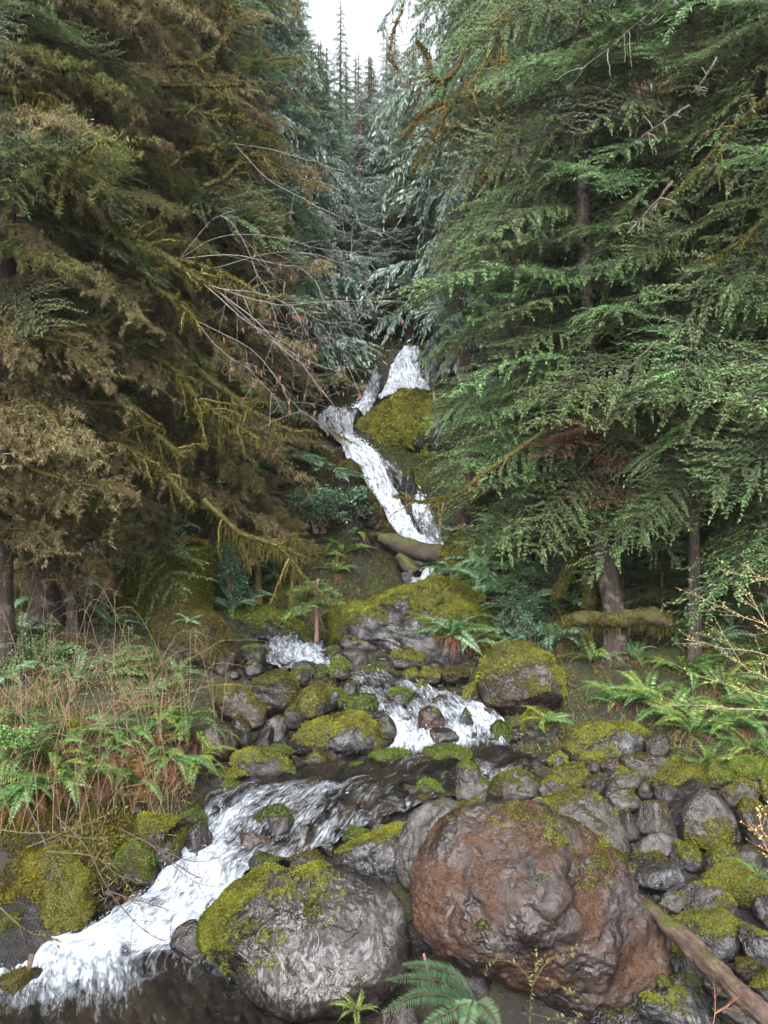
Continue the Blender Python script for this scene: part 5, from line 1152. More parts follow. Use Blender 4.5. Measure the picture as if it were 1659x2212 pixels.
# left bank: ferns and curtains of dead fronds
for u, v, s, n, kk, dd, lb in [
    (110, 1640, .62, 10, ('frond', 'frondy'), 5, 'shining fern on the steep left bank above the yellow moss hump'), (150, 1600, .6, 8, ('frond',), 6, 'fern on the left bank with three long upright fronds'), (200, 1590, .55, 6, ('frondy',), 6, 'light fern left of the withered curtain on the left bank'),
    (270, 1580, .6, 8, ('frond',), 12, 'fern over the withered reddish curtain of fronds'), (330, 1570, .6, 8, ('frond', 'frondy'), 12, 'fern at the middle of the withered curtain'), (395, 1560, .75, 14, ('frondy', 'frond'), 10, 'bright hanging fern at the edge of the left bank over the creek'),
    (430, 1590, .7, 12, ('frondy', 'frond'), 6, 'light green fern drooping to the rapids, outermost on the left bank'), (50, 1560, .55, 10, ('frond',), 4, 'fern at the left edge over the bank'), (30, 1640, .5, 8, ('frond',), 6, 'fern at the left edge among dead stems'),
    (230, 1640, .5, 4, ('frond',), 14, 'nearly dead fern in the reddish curtain, left'), (350, 1630, .5, 4, ('frondy',), 14, 'nearly dead fern in the reddish curtain, right'), (290, 1650, .5, 3, ('frond',), 14, 'withered fern in the middle of the reddish curtain')]:
    F_(u, v, s * 1.35, n, lb, kk, dead=dd, face=0, spread=1.5, dk='dead' if dd > 4 else 'deadt', lift=.12)
for u, v, s, n, kk, dd, lb in [(90, 1700, .85, 11, ('frond',), 5, 'long glossy fern low on the left bank, above the yellow moss'), (140, 1690, .9, 9, ('frond', 'frondy'), 8, 'fern with bluish shine low on the left bank'), (420, 1640, .8, 13, ('frondy', 'frond'), 8, 'light fern whose longest frond nearly touches the rapids'),
    (370, 1640, .9, 8, ('frond',), 14, 'fern hanging over the lowest red dead fronds near the rapids'), (210, 1680, .8, 6, ('frondy',), 14, 'sparse fern among reddish stems on the lower left bank'), (300, 1700, .8, 5, ('frond',), 14, 'almost leafless fern above the yellow mossy lump'), (30, 1730, .8, 9, ('frond',), 6, 'fern at the left edge just above the big mossy boulder'), (260, 1610, .8, 8, ('frond', 'frondy'), 10, 'mid bank fern with upright fronds before the withered curtain')]:
    F_(u, v, s, n, lb, kk, dead=dd, face=0, spread=1.4, dk='dead', lift=.12)
for u, v, s, n, lb in [(50, 1350, .9, 12, 'dim fern at the left edge below the pale mottled trunk'), (110, 1400, .8, 12, 'fern left of the bright young spruce, under bramble stems'), (170, 1440, .8, 12, 'blue green fern beside the bright young spruce'),
    (215, 1310, .9, 12, 'fern at the left foot of the mossy stump'), (240, 1335, .9, 12, 'arching fern in front of the mossy stump'), (300, 1330, .8, 10, 'small dark fern on the bank before the stump'), (80, 1300, 1.0, 12, 'fern in the shade of the pale mottled trunk'),
    (380, 1440, .7, 12, 'fern between young spruce and huge brown dome'), (340, 1480, .7, 12, 'fern below the bright young spruce'), (20, 1450, .8, 12, 'fern at the left edge in the bramble'), (470, 1250, 1.1, 16, 'blue green fern right beside the mossy stump'),
    (500, 1310, 1.0, 14, 'fern behind the wide green mound'), (540, 1290, .9, 14, 'fern in shade above the wide green mound'), (455, 1200, 1.1, 14, 'fern with pale fronds over the right shoulder of the stump'), (600, 1240, 1.0, 12, 'dark fern left of the flat topped sapling'),
    (10, 1180, 1.1, 12, 'fern on the slope behind the stout grey trunk'), (70, 1090, 1.2, 14, 'fern between the two left trunks, upper'), (60, 1180, 1.1, 14, 'fern between the two left trunks, lower')]:
    F_(u, v, s, n, lb, B_, dead=2)
for u, v, s, n, lb in [(745, 1190, 1.1, 16, 'strap leaved fern on the left wall above the log'), (770, 1160, 1.0, 14, 'light fern high on the left wall near the falls'), (725, 1230, 1.0, 14, 'long leaved fern hanging on the left wall'), (700, 1200, 1.0, 14, 'fern left of the strap leaved one'),
    (640, 1130, 1.2, 14, 'fern under the glossy leaved shrub'), (590, 1060, 1.3, 16, 'fern with red dead fronds left of the glossy shrub'), (640, 1050, 1.3, 14, 'fern just above the glossy shrub'), (560, 1130, 1.2, 14, 'fern in the dark left of the glossy shrub'),
    (800, 870, 1.0, 12, 'fern clinging at the left end of the outcrop between the falls'), (690, 1070, 1.1, 14, 'fern by the higher mossy wall')]:
    F_(u, v, s, n, lb, ('frondy', 'frond'), dead=4)
# nearest fern, at the viewer's feet
nf = empty('sword_fern', P(1022, 2165, 6.2)); tag(nf, 'nearest fern, long dark fronds reaching left out of the gap between the two huge boulders', 'fern', 'sword ferns of the creek banks')
nb_ = np.array(nf.location)
def near_frond(pts, n, seed, cols=((.014, .035, .016), (.045, .095, .045))):
    r = np.random.default_rng(seed); w = smooth_path(np.array([P(*p) for p in pts]) - nb_, n); mb = MB(); tube(mb, w[::3], np.linspace(.005, .002, len(w[::3])), 5, (.08, .07, .03))
    tg = unit(np.gradient(w, axis=0)); side = unit(np.cross(tg, np.array([0, -.6, 1.]))); t = np.linspace(0, 1, n); L = .17 * np.sin(np.pi * np.clip(t * .7 + .28, 0, 1)) ** .8
    for s in (-1, 1):
        d = unit(side * s + tg * .35 + np.array([0, 0, -.35 * (s > 0)]) + r.normal(0, .05, (n, 3))); k = np.clip(r.normal(.5, .25, n), 0, 1)[:, None]
        blades(mb, w, d, unit(np.cross(d, np.array([.1, -.9, .4]))), L * .6, .0115, np.array(cols[0]) * (1 - k) + np.array(cols[1]) * k)
    mb.build('frond', M['fern'], nf)
near_frond([(1022, 2165, 6.25), (985, 2110, 6.1), (930, 2088, 6.0), (870, 2083, 5.9)], 46, 1)
near_frond([(1020, 2165, 6.2), (975, 2128, 6.05), (910, 2112, 5.95), (835, 2116, 5.85)], 46, 2)
near_frond([(1018, 2170, 6.1), (960, 2150, 6.0), (900, 2150, 5.9), (825, 2185, 5.8)], 46, 3)
near_frond([(1022, 2170, 6.1), (1000, 2170, 6.0), (950, 2195, 5.9), (900, 2230, 5.8)], 40, 4, ((.02, .045, .018), (.06, .12, .04)))
near_frond([(1025, 2170, 6.1), (1040, 2170, 6.0), (1060, 2190, 5.9), (1080, 2225, 5.8)], 30, 5, ((.02, .045, .018), (.06, .12, .04)))
near_frond([(1022, 2160, 6.1), (1015, 2175, 6.0), (1010, 2200, 5.9), (1000, 2235, 5.8)], 30, 6, ((.02, .05, .018), (.07, .13, .04)))
st = MB(); tube(st, np.array([P(915, 2060, 6.15), P(925, 2100, 6.15), P(950, 2155, 6.2)]) - nb_, [.010, .013, .012], 6, (.14, .07, .06), .2); st.build('dead_stalk', M['twig'], nf)
F_(770, 2185, .28, 9, 'small bright fern at the right foot of the sheen streaked boulder', ('frondy',), Y=6.5, dead=0)

# ------------------------------------------------------------------ logs
def logobj(name, label, pts, rad, mat, seed, sides=18, rough=.25, n=60, cat='log', squash=1.0):
    w = np.array([P(*p) for p in pts]); b = w[0].copy(); c = smooth_path(w - b, n)
    mb = MB(); r = np.interp(np.linspace(0, 1, n), np.linspace(0, 1, len(rad)), rad)
    # lay the grain along local x so that the wood pattern follows the log
    tube(mb, c, r, sides, rough=rough, seed=seed)
    d = c[-1] - c[0]; qt = Vector([float(x) for x in d]).to_track_quat('X', 'Z'); Rm = np.array(qt.to_matrix())
    v, q, t, cc = mb.arrays(); o = link(name, make_mesh(name, v @ Rm, q, t, None, M[mat], True), None, b)
    o.rotation_mode = 'QUATERNION'; o.rotation_quaternion = qt
    tag(o, label, cat); return o
logobj('drift_log', 'weathered reddish drift log lying against the red boulder, slanting to the lower right corner', [(1380, 1935, 7.45), (1450, 2005, 6.95), (1540, 2090, 6.4), (1640, 2185, 5.9), (1740, 2280, 5.5)], [.025, .072, .09, .085, .085, .09], 'log', 3, sides=28, rough=.6)
fl = logobj('fallen_log', 'thick mossy log jammed across the foot of the waterfall', [(818, 1160, 22.2), (860, 1172, 22.1), (910, 1190, 22.0), (965, 1205, 21.9)], [.12, .24, .27, .30, .26], 'mosslog', 5, sides=30, rough=.55)
logobj('fallen_log', 'short mossy branch stub wedged under the big log', [(862, 1198, 22.0), (880, 1220, 21.9), (898, 1237, 21.8)], [.16, .2, .17], 'mosslog', 6, cat='log')
arch = logobj('mossy_log', 'horizontal mossy log with hanging moss at the foot of the slender hemlock', [(1215, 1345, 14.4), (1260, 1335, 14.3), (1330, 1338, 14.2), (1400, 1330, 14.1), (1450, 1345, 14.0)], [.09, .12, .12, .15, .13], 'mossbark', 7, rough=.6)
logobj('driftwood', 'short reddish stick standing in the pool at the left edge', [(60, 2100, 7.4), (70, 2060, 7.45)], [.02, .03], 'log', 8, cat='stick')
logobj('driftwood', 'pale splinter of wood lying on the face of the red boulder', [(962, 1985, 6.85), (980, 1955, 6.9)], [.008, .02, .01], 'log', 12, cat='stick')
logobj('driftwood', 'small rusty stick between the slanting boulder and the large dark one', [(560, 1537, 13.0), (585, 1528, 12.9)], [.04, .05, .03], 'log', 9, cat='stick')
logobj('moss_covered_snag', 'upright stem thick with yellow moss, left of the slender hemlock trunk', [(1275, 1310, 15.6), (1270, 1240, 15.6), (1262, 1170, 15.6), (1263, 1115, 15.6)], [.12, .14, .11, .10, .12], 'mossbark', 10, rough=.5, cat='tree stem')
logobj('moss_covered_snag', 'leaning stem thick with yellow moss, left of the upright one', [(1200, 1290, 15.8), (1225, 1240, 15.8), (1250, 1190, 15.9)], [.1, .13, .09], 'mossbark', 11, rough=.5, cat='tree stem')

# strands and clumps of moss on limbs
def limb_moss(mb, c, r, px, seed, dens=1.0, cols=((.035, .033, .008), (.12, .11, .018)), hangl=0.0, top=.2):
    rg = np.random.default_rng(seed); L = np.linalg.norm(np.diff(c, axis=0), axis=1).sum()
    n = int(L * 2 * r.mean() * 3.14 / px ** 2 * .55 * dens); i = rg.integers(0, len(c), n)
    o = unit(rg.normal(size=(n, 3)) + np.array([0, -.3, top])); p = c[i] + o * (r[i] * .9)[:, None]
    d = unit(o + rg.normal(0, .5, (n, 3))); k = rg.random(n)[:, None]
    blades(mb, p, d, unit(np.cross(d, rg.normal(size=(n, 3)))), px * rg.uniform(1, 3.2, n), px * 1.1, np.array(cols[0]) * (1 - k) + np.array(cols[1]) * k)
    if hangl:
        m = int(L / px * 1.2); i = rg.integers(0, len(c), m); p = c[i] + np.stack([np.zeros(m), rg.normal(0, 1, m) * r[i] * .6, -r[i] * .8], 1)
        d = unit(np.array([0, 0, -1.]) + rg.normal(0, .25, (m, 3))); k = rg.random(m)[:, None]
        blades(mb, p, d, unit(np.cross(d, np.array([0, 1, 0.1]) + rg.normal(0, .3, (m, 3)))), hangl * rg.uniform(.15, 1, m) ** 1.6, px * .8, (np.array(cols[0]) * (1 - k) + np.array(cols[1]) * k) * .75)
def moss_on(o_name, pts, rad, parent, seed, hangl=0.0, dens=1.0, cols=((.035, .033, .008), (.12, .11, .018)), base=np.zeros(3), n=80):
    c = smooth_path(np.array([P(*p) for p in pts]), n) - base; r = np.interp(np.linspace(0, 1, n), np.linspace(0, 1, len(rad)), rad)
    mb = MB(); limb_moss(mb, c, r, pts[0][2] / 788., seed, dens, cols, hangl); return mb.build(o_name, M['moss'], parent)
for o, pts, rad, hl, sd_ in ((arch, [(1215, 1345, 14.4), (1260, 1335, 14.3), (1330, 1338, 14.2), (1400, 1330, 14.1), (1450, 1345, 14.0)], [.09, .12, .12, .15, .13], .35, 1),):
    q = moss_on('moss_clumps', pts, rad, None, sd_, hl, 2.0, ((.03, .026, .008), (.10, .08, .017))); q.parent = o; q.matrix_parent_inverse = o.matrix_basis.inverted() if True else None
for o in [x for x in COL.objects if x.name.startswith('moss_covered_snag')]:
    pts = ([(1275, 1310, 15.6), (1270, 1240, 15.6), (1262, 1170, 15.6), (1263, 1115, 15.6)], [.12, .14, .11, .10, .12]) if 'upright stem' in o['label'] else ([(1200, 1290, 15.8), (1225, 1240, 15.8), (1250, 1190, 15.9)], [.1, .13, .09])
    q = moss_on('moss_clumps', *pts, None, 3, .1, 2.5, ((.035, .038, .007), (.13, .13, .016))); q.parent = o; q.matrix_parent_inverse = o.matrix_basis.inverted()

# ------------------------------------------------------------------ bare mossy limbs that stand out
def limb(label, pts, r0, r1, seed, twigs=10, hangl=.12, moss=1.0, name='mossy_limb', cat='tree limb', cols=((.03, .028, .008), (.10, .092, .018)), mat='mossbark', wig=.04, tw=.9, group='mossy bare limbs among the conifers'):
    rg = np.random.default_rng(seed); w = np.array([P(*p) for p in pts]); b = w[0].copy(); c = smooth_path(w - b, 60)
    L = np.linalg.norm(np.diff(c, axis=0), axis=1).sum()
    nz = np.stack([fbm(np.stack([np.linspace(0, 6, 60) + 9 * k + seed, np.zeros(60), np.zeros(60)], 1), 3) for k in range(3)], 1) * wig * L * .6
    c = c + nz * np.sin(np.linspace(0, np.pi, 60))[:, None]
    r = np.linspace(r0, r1, 60) * (1 + .3 * fbm(np.stack([np.linspace(0, 14, 60), np.full(60, seed * 1.7), np.zeros(60)], 1), 3))
    o = empty(name, b); tag(o, label, cat, group)
    mb = MB(); tube(mb, c, r, 8, rough=.2, seed=seed); mb.build('limb', M[mat], o, True)
    mm = MB()
    if moss: limb_moss(mm, c, r, w[0][1] / 788., seed, 1.6 * moss, cols, hangl)
    for k in range(twigs):
        t0 = rg.uniform(.15, 1); i = int(t0 * 59); d = unit((c[min(i + 2, 59)] - c[max(0, i - 2)]) * 1.0 + rg.normal(0, .05, 3)); s = unit(np.cross(d, rg.normal(size=3))); l = L * rg.uniform(.12, .35) * tw
        t = np.linspace(0, 1, 12)[:, None]; tp = c[i] + (d * .7 + s * rg.uniform(.4, 1)) * l * t + np.array([0, 0, -.2 * l]) * t ** 2 + np.cumsum(rg.normal(0, .018 * l, (12, 3)), 0) * 1.0
        rr_ = np.linspace(max(r[i] * .5, .006), .003, 12); tb_ = MB(); tube(tb_, tp, rr_, 5, tuple(np.array([.10, .085, .03]) * rg.uniform(.6, 1.2)) if moss else (.15, .14, .13), cap=False)
        tb_.build('twig', M['twig'], o)
        if moss: limb_moss(mm, smooth_path(tp, 20), np.interp(np.arange(20), np.arange(12) * 19 / 11, rr_), w[0][1] / 788., seed + k, 1.2, cols, hangl * .7)
    if mm.n: mm.build('moss_clumps', M['moss'], o)
    return o
for i, (lb, pts, r0, r1, hl) in enumerate([
    ('thick mossy limb sloping down to the right at mid height on the left side', [(205, 495, 13.5), (300, 515, 13.4), (400, 580, 13.2), (470, 628, 13.1)], .075, .05, .14),
    ('second thick mossy limb, below and parallel to the sloping one', [(200, 560, 13.8), (290, 590, 13.6), (380, 650, 13.4), (420, 690, 13.3)], .06, .05, .16),
    ('mossy limb with yellow patches above the catkin twigs', [(380, 560, 13.6), (460, 580, 13.4), (520, 610, 13.3), (590, 660, 13.2)], .04, .025, .06),
    ('mossy bent limb with a kink, left of the sky', [(360, 140, 16), (440, 130, 16), (490, 80, 16), (500, 10, 16)], .06, .035, .12),
    ('level mossy limb under the kinked one', [(345, 185, 16), (430, 185, 16), (530, 183, 16)], .05, .03, .12),
    ('level mossy limb with forked end, second under the kinked one', [(300, 243, 16), (400, 240, 16), (480, 250, 16), (540, 265, 16)], .05, .025, .12),
    ('yellow mossy limb climbing to the right at the left centre', [(370, 360, 15), (412, 328, 15), (460, 322, 15), (505, 310, 15)], .045, .025, .04),
    ('yellow mossy limb rising beside the blue green cedar', [(440, 404, 15), (490, 380, 15), (520, 350, 15), (565, 335, 15), (600, 390, 15)], .05, .025, .04),
    ('long mossy limb descending towards the upper slide', [(430, 800, 15), (500, 855, 15), (570, 905, 15), (640, 935, 15)], .07, .035, .22),
    ('mossy limbs crossing low over the left slope, upper', [(180, 870, 13.6), (270, 880, 13.5), (330, 930, 13.4), (400, 990, 13.3)], .05, .03, .2),
    ('mossy limb arching low over the left slope, lower', [(170, 960, 13.6), (260, 965, 13.5), (330, 1000, 13.5), (420, 1090, 13.4)], .05, .035, .2),
    ('drooping mossy limb hanging with brown beard over the green mound', [(440, 1080, 14), (520, 1150, 13.8), (600, 1180, 13.7), (660, 1250, 13.6)], .05, .03, .45),
    ('dark mossy limb crossing between the two left trunks', [(20, 640, 13), (80, 665, 13), (140, 690, 13.2), (200, 700, 13.3)], .05, .04, .2),
    ('dark shaggy limb at the upper left corner', [(-20, 190, 12), (60, 200, 12), (110, 230, 12), (160, 300, 12)], .08, .05, .4),
    ('sloping mossy limb left of the falls, above the higher wall', [(300, 760, 14.5), (380, 800, 14.3), (440, 870, 14.2), (560, 950, 14)], .05, .03, .25),
    ]):
    limb(lb, pts, r0, r1, 700 + i, 12, hl)
ML = 'mossy crooked limbs beside the sky'
for i, (lb, pts, r0, r1) in enumerate([
    ('thick crooked mossy limb bending down at the top, right of the sky gap', [(1075, 20, 19), (1050, 130, 19), (1010, 190, 19), (960, 250, 19), (915, 350, 19)], .12, .03),
    ('hook shaped mossy limb nearest the sky gap', [(1010, 90, 19), (975, 160, 19), (935, 170, 19), (925, 120, 19), (900, 90, 19)], .08, .03),
    ('mossy limb with a swollen elbow, reaching left and down', [(1100, 130, 19), (1030, 200, 19), (985, 215, 19), (930, 235, 19), (880, 270, 19)], .08, .03),
    ('long mossy limb drooping with a curled tip', [(1090, 250, 18.5), (1010, 270, 18.5), (950, 290, 18.5), (905, 340, 18.5), (890, 380, 18.5)], .07, .02),
    ('small curled mossy limb below the drooping one', [(1080, 350, 18.5), (1060, 380, 18.5), (1040, 370, 18.5), (1060, 340, 18.5)], .05, .02),
    ('thin mossy arc against the white sky', [(870, 20, 22), (850, 70, 22), (840, 120, 22), (860, 150, 22)], .035, .02),
    ('mossy upright limb at the top right of the gap', [(1110, -40, 19), (1090, 60, 19), (1075, 150, 19), (1080, 300, 19)], .10, .05)]):
    limb(lb, pts, r0, r1, 740 + i, 9, .10, cols=((.035, .026, .008), (.13, .09, .018)), group=ML)
for i, (lb, pts, r0) in enumerate([
    ('long pale dead branch slanting across the top right', [(1440, 0, 12.5), (1350, 75, 12.4), (1250, 155, 12.3)], .022),
    ('broken whitish dead branch with hanging end, upper right', [(1488, 228, 11.5), (1430, 265, 11.4), (1375, 305, 11.3)], .022),
    ('whitish dead branch above the middle right sprays', [(1452, 392, 11.8), (1410, 445, 11.7), (1355, 505, 11.6)], .025),
    ('short white dead branch near the top right corner', [(1548, 125, 11.2), (1525, 165, 11.2), (1503, 196, 11.2)], .022),
    ('thin pale branch over the brown mossy tree at middle right', [(1420, 735, 12.0), (1380, 775, 12.0), (1340, 810, 12.0)], .016),
    ('long dead mossy branch at the far right, sloping', [(1700, 180, 11.5), (1600, 260, 11.6), (1480, 400, 11.8)], .03),
    ('lower dead mossy branch at the far right, sloping', [(1700, 430, 11.5), (1600, 520, 11.6), (1540, 560, 11.8)], .035)]):
    g = i >= 5
    limb(lb, pts, r0, r0 * .4, 760 + i, 6, .15 if g else 0, 1.0 if g else 0, 'dead_branch', 'branch', mat='mossbark' if g else 'bark', group='dead branches on the right')
b1 = limb('mossy curved branch hanging across the lower waterfall', [(1180, 930, 13.2), (1060, 1010, 13.1), (990, 1060, 13), (930, 1085, 12.9), (850, 1072, 12.8)], .04, .012, 790, 14, .06, tw=.6)

# alder twigs with catkins, leaning in from the left
al = empty('alder_branch', P(430, 605, 13.15)); tag(al, 'bare grey alder branch hung with orange catkins left above the falls', 'branch')
ab = np.array(al.location); ra = np.random.default_rng(88)
def stick(parent, base, pts, r0, r1, col, name='twig', seed=0, wig=.02, n=26, sides=5):
    c = smooth_path(np.array([P(*p) for p in pts]) - base, n); L = np.linalg.norm(c[-1] - c[0])
    q = np.stack([np.linspace(0, 5, n) + seed, np.zeros(n), np.zeros(n)], 1)
    c = c + np.stack([fbm(q + 7 * k, 3) for k in range(3)], 1) * L * wig * np.linspace(0, 1, n)[:, None]
    mb = MB(); tube(mb, c, np.linspace(r0, r1, n), sides, col, cap=False); return mb, c
GR = (.15, .135, .13)
lines = [[(430, 605, 13.15), (500, 665, 12.9), (560, 712, 12.6), (640, 760, 12.4)], [(440, 612, 13.1), (540, 645, 12.9), (650, 655, 12.6), (860, 652, 12.4)], [(470, 628, 13.1), (560, 700, 12.7), (650, 790, 12.4), (700, 850, 12.2)], [(385, 560, 13.6), (520, 550, 13.2), (660, 595, 12.9), (740, 690, 12.5)],
         [(385, 560, 13.6), (500, 505, 13.3), (690, 535, 12.9), (860, 545, 12.6)], [(460, 580, 13.4), (600, 545, 13), (720, 560, 12.8), (800, 560, 12.6)], [(455, 620, 13.1), (580, 640, 12.7), (700, 690, 12.5), (800, 700, 12.3)], [(470, 628, 13.1), (580, 730, 12.7), (690, 790, 12.4), (760, 800, 12.2)],
         [(385, 560, 13.6), (480, 470, 13.3), (560, 590, 13), (600, 640, 12.8)], [(505, 310, 15), (600, 400, 14.2), (720, 470, 13.6), (800, 480, 13.2)], [(505, 310, 15), (620, 330, 14.5), (700, 360, 14), (760, 420, 13.6)], [(420, 690, 13.3), (480, 760, 13), (540, 800, 12.8), (600, 860, 12.5)], [(420, 690, 13.3), (550, 760, 12.9), (620, 850, 12.5), (640, 900, 12.3)]]
cat_pts = []
for i, l in enumerate(lines):
    mb, c = stick(al, ab, l, .008 if i < 4 else .005, .002, GR, seed=i * 3.3, wig=.05)
    for k in range(9):
        j = int(ra.integers(6, 25)); d = unit(c[min(j + 1, 25)] - c[j - 1] + ra.normal(0, .12, 3)); l2 = ra.uniform(.3, .9); t = np.linspace(0, 1, 10)[:, None]
        tp = c[j] + d * l2 * t + unit(ra.normal(size=3)) * l2 * .35 * t + np.array([0, 0, -.12 * l2]) * t ** 2
        tube(mb, tp, np.linspace(.005, .0022, 10), 3, tuple(np.array(GR) * ra.uniform(.5, 1.1)), cap=False); cat_pts += [tp[int(ra.integers(5, 10))], tp[-1]]
        for z in range(3):
            a = tp[int(ra.integers(3, 9))]; e = a + unit(ra.normal(size=3) + d) * ra.uniform(.08, .28); tube(mb, np.array([a, (a + e) / 2 + .01, e]), [.003, .0025, .0018], 3, tuple(np.array(GR) * .8), cap=False); cat_pts.append(e)
    mb.build('twig', M['twig'], al)
cat_pts = [p for p in cat_pts if 560 < 1106 - (p[2] + ab[2] - CZ) / (p[1] + ab[1]) * FPX < 900]
ra.shuffle(cat_pts)
for p in cat_pts[:70]:
    mb = MB(); m_ = int(ra.integers(1, 4))
    for k in range(m_):
        q = p + ra.normal(0, .012, 3); l = ra.uniform(.06, .11); tube(mb, np.array([q, q - [0, 0, l * .3], q - [0, 0, l * .7], q - [0, 0, l]]), [.004, .007, .007, .003], 5, tuple(np.array([.13, .065, .042]) * ra.uniform(.7, 1.2)))
    mb.build('catkin', M['twig'], al)

# ------------------------------------------------------------------ budding branches at the right, twigs over the pool at the left, brambles
def twigset(name, label, cat, mains, base, col, r0, seed, nsub=8, bud=None, subl=(.2, .5), group=None, part='branch', wig=.03):
    rg = np.random.default_rng(seed); o = empty(name, P(*base)); tag(o, label, cat, group); b = np.array(o.location)
    for i, l in enumerate(mains):
        mb, c = stick(o, b, l, r0, r0 * .25, col, seed=seed + i * 2.1, wig=wig, n=32); bd = []
        for k in range(nsub):
            j = int(rg.integers(5, 30)); d = unit(c[j + 1] - c[j - 1]); s = unit(np.cross(d, rg.normal(size=3))); l2 = rg.uniform(*subl); t = np.linspace(0, 1, 10)[:, None]
            tp = c[j] + (d * .75 + s * rg.uniform(.3, .8)) * l2 * t + np.cumsum(rg.normal(0, .01 * l2, (10, 3)), 0); tube(mb, tp, np.linspace(r0 * .5, r0 * .2, 10), 3, tuple(np.array(col) * rg.uniform(.7, 1.2)), cap=False); bd += list(tp[2::2])
        if bud is not None:
            bd = np.array(bd + list(c[4::2])); n = len(bd); d = unit(rg.normal(size=(n, 3)) + np.array([0, 0, .6])); k = rg.random(n)[:, None]
            blades(mb, bd, d, unit(np.cross(d, rg.normal(size=(n, 3)))), rg.uniform(.02, .045, n), .018, np.array(bud) * (.6 + .7 * k))
        mb.build(part, M['twig'], o)
    return o
twigset('budding_shrub', 'leafless shrub with whitish arching branches and tiny yellow buds over the right ferns', 'shrub', [[(1720, 1520, 9.4), (1640, 1500, 9.6), (1560, 1475, 9.8), (1440, 1430, 10)], [(1720, 1540, 9.4), (1600, 1530, 9.6), (1520, 1525, 9.8), (1400, 1520, 10)], [(1720, 1450, 9.4), (1640, 1410, 9.6), (1540, 1395, 9.8), (1480, 1380, 10)],
    [(1720, 1380, 9.4), (1650, 1350, 9.5), (1580, 1320, 9.7), (1460, 1270, 9.9)], [(1720, 1260, 9.4), (1660, 1250, 9.5), (1620, 1245, 9.7), (1570, 1235, 9.9)], [(1720, 1500, 9.2), (1650, 1460, 9.4), (1600, 1430, 9.5), (1540, 1330, 9.7)], [(1720, 1400, 9.2), (1670, 1370, 9.4), (1620, 1290, 9.5), (1590, 1255, 9.7)]], (1720, 1560, 9.4), (.22, .175, .12), .006, 5, 9, (.22, .21, .06))
twigset('budding_twig', 'small yellow budded twig growing before the foot of the red boulder', 'twig', [[(1145, 2235, 5.8), (1148, 2140, 5.85), (1160, 2090, 5.9), (1155, 2050, 6)], [(1150, 2120, 5.85), (1110, 2080, 5.9), (1060, 2075, 5.95), (1020, 2075, 6)], [(1150, 2130, 5.85), (1180, 2080, 5.9), (1210, 2070, 5.95), (1240, 2060, 6)], [(1150, 2190, 5.8), (1190, 2200, 5.85), (1230, 2210, 5.9), (1245, 2235, 5.9)], [(1170, 2110, 5.85), (1210, 2130, 5.9), (1245, 2160, 5.95), (1250, 2165, 6)]],
    (1145, 2235, 5.8), (.08, .07, .035), .0025, 6, 3, (.085, .085, .025), (.06, .15))
twigset('bare_twig', 'thin orange twig rising at the right edge beside the mossy boulder', 'twig', [[(1680, 1890, 7), (1650, 1820, 7.1), (1620, 1780, 7.2)], [(1680, 1840, 7), (1645, 1790, 7.1), (1640, 1740, 7.2)]], (1680, 1900, 7), (.30, .14, .08), .005, 7, 5, (.4, .3, .1), (.1, .25))
twigset('bare_twig', 'thin reddish twig standing at the bottom edge near the drift log', 'twig', [[(1535, 2240, 5.9), (1545, 2180, 5.95), (1540, 2120, 6)], [(1545, 2190, 5.95), (1575, 2170, 5.95)] + [(1600, 2150, 6)]], (1535, 2240, 5.9), (.26, .12, .07), .004, 8, 3, None, (.08, .2))
twigset('drooping_branch', 'thin dark leafless branch dipping over the lower rapids from the left bank', 'branch', [[(120, 1760, 7.4), (185, 1830, 7.2), (235, 1925, 7.1), (290, 1990, 7.05), (345, 2027, 7), (375, 2025, 7), (400, 1992, 7)], [(60, 1740, 7.5), (110, 1850, 7.3), (160, 1960, 7.2), (205, 1995, 7.1)],
    [(235, 1925, 7.1), (280, 1940, 7.1), (330, 1955, 7.05), (380, 1968, 7)]], (120, 1740, 7.5), (.055, .038, .03), .007, 9, 7, None, (.12, .35), 'thin branches over the pool')
twigset('drooping_branch', 'thin dark branch with upcurved twigs reaching to the tip of the sheen streaked boulder', 'branch', [[(260, 1790, 7.8), (340, 1835, 7.6), (400, 1895, 7.5), (480, 1920, 7.4)], [(300, 1810, 7.7), (380, 1850, 7.5), (450, 1860, 7.4), (520, 1820, 7.4)], [(345, 1840, 7.6), (400, 1880, 7.5), (440, 1895, 7.45), (455, 1860, 7.4)]], (250, 1780, 7.8), (.055, .038, .03), .006, 10, 6, None, (.1, .3), 'thin branches over the pool')
twigset('drooping_branch', 'mossy olive branch spread along the lower left bank', 'branch', [[(-30, 1790, 7.6), (80, 1800, 7.6), (200, 1810, 7.6), (330, 1800, 7.7)], [(60, 1830, 7.5), (160, 1790, 7.6), (230, 1760, 7.7), (290, 1700, 7.8)], [(100, 1840, 7.5), (200, 1850, 7.4), (260, 1890, 7.4), (300, 1905, 7.4)], [(0, 1960, 7.3), (60, 2010, 7.2), (130, 2030, 7.2)]], (-30, 1800, 7.6), (.055, .048, .02), .010, 11, 8, (.08, .075, .02), (.1, .35), 'thin branches over the pool')
rbm = np.random.default_rng(3)
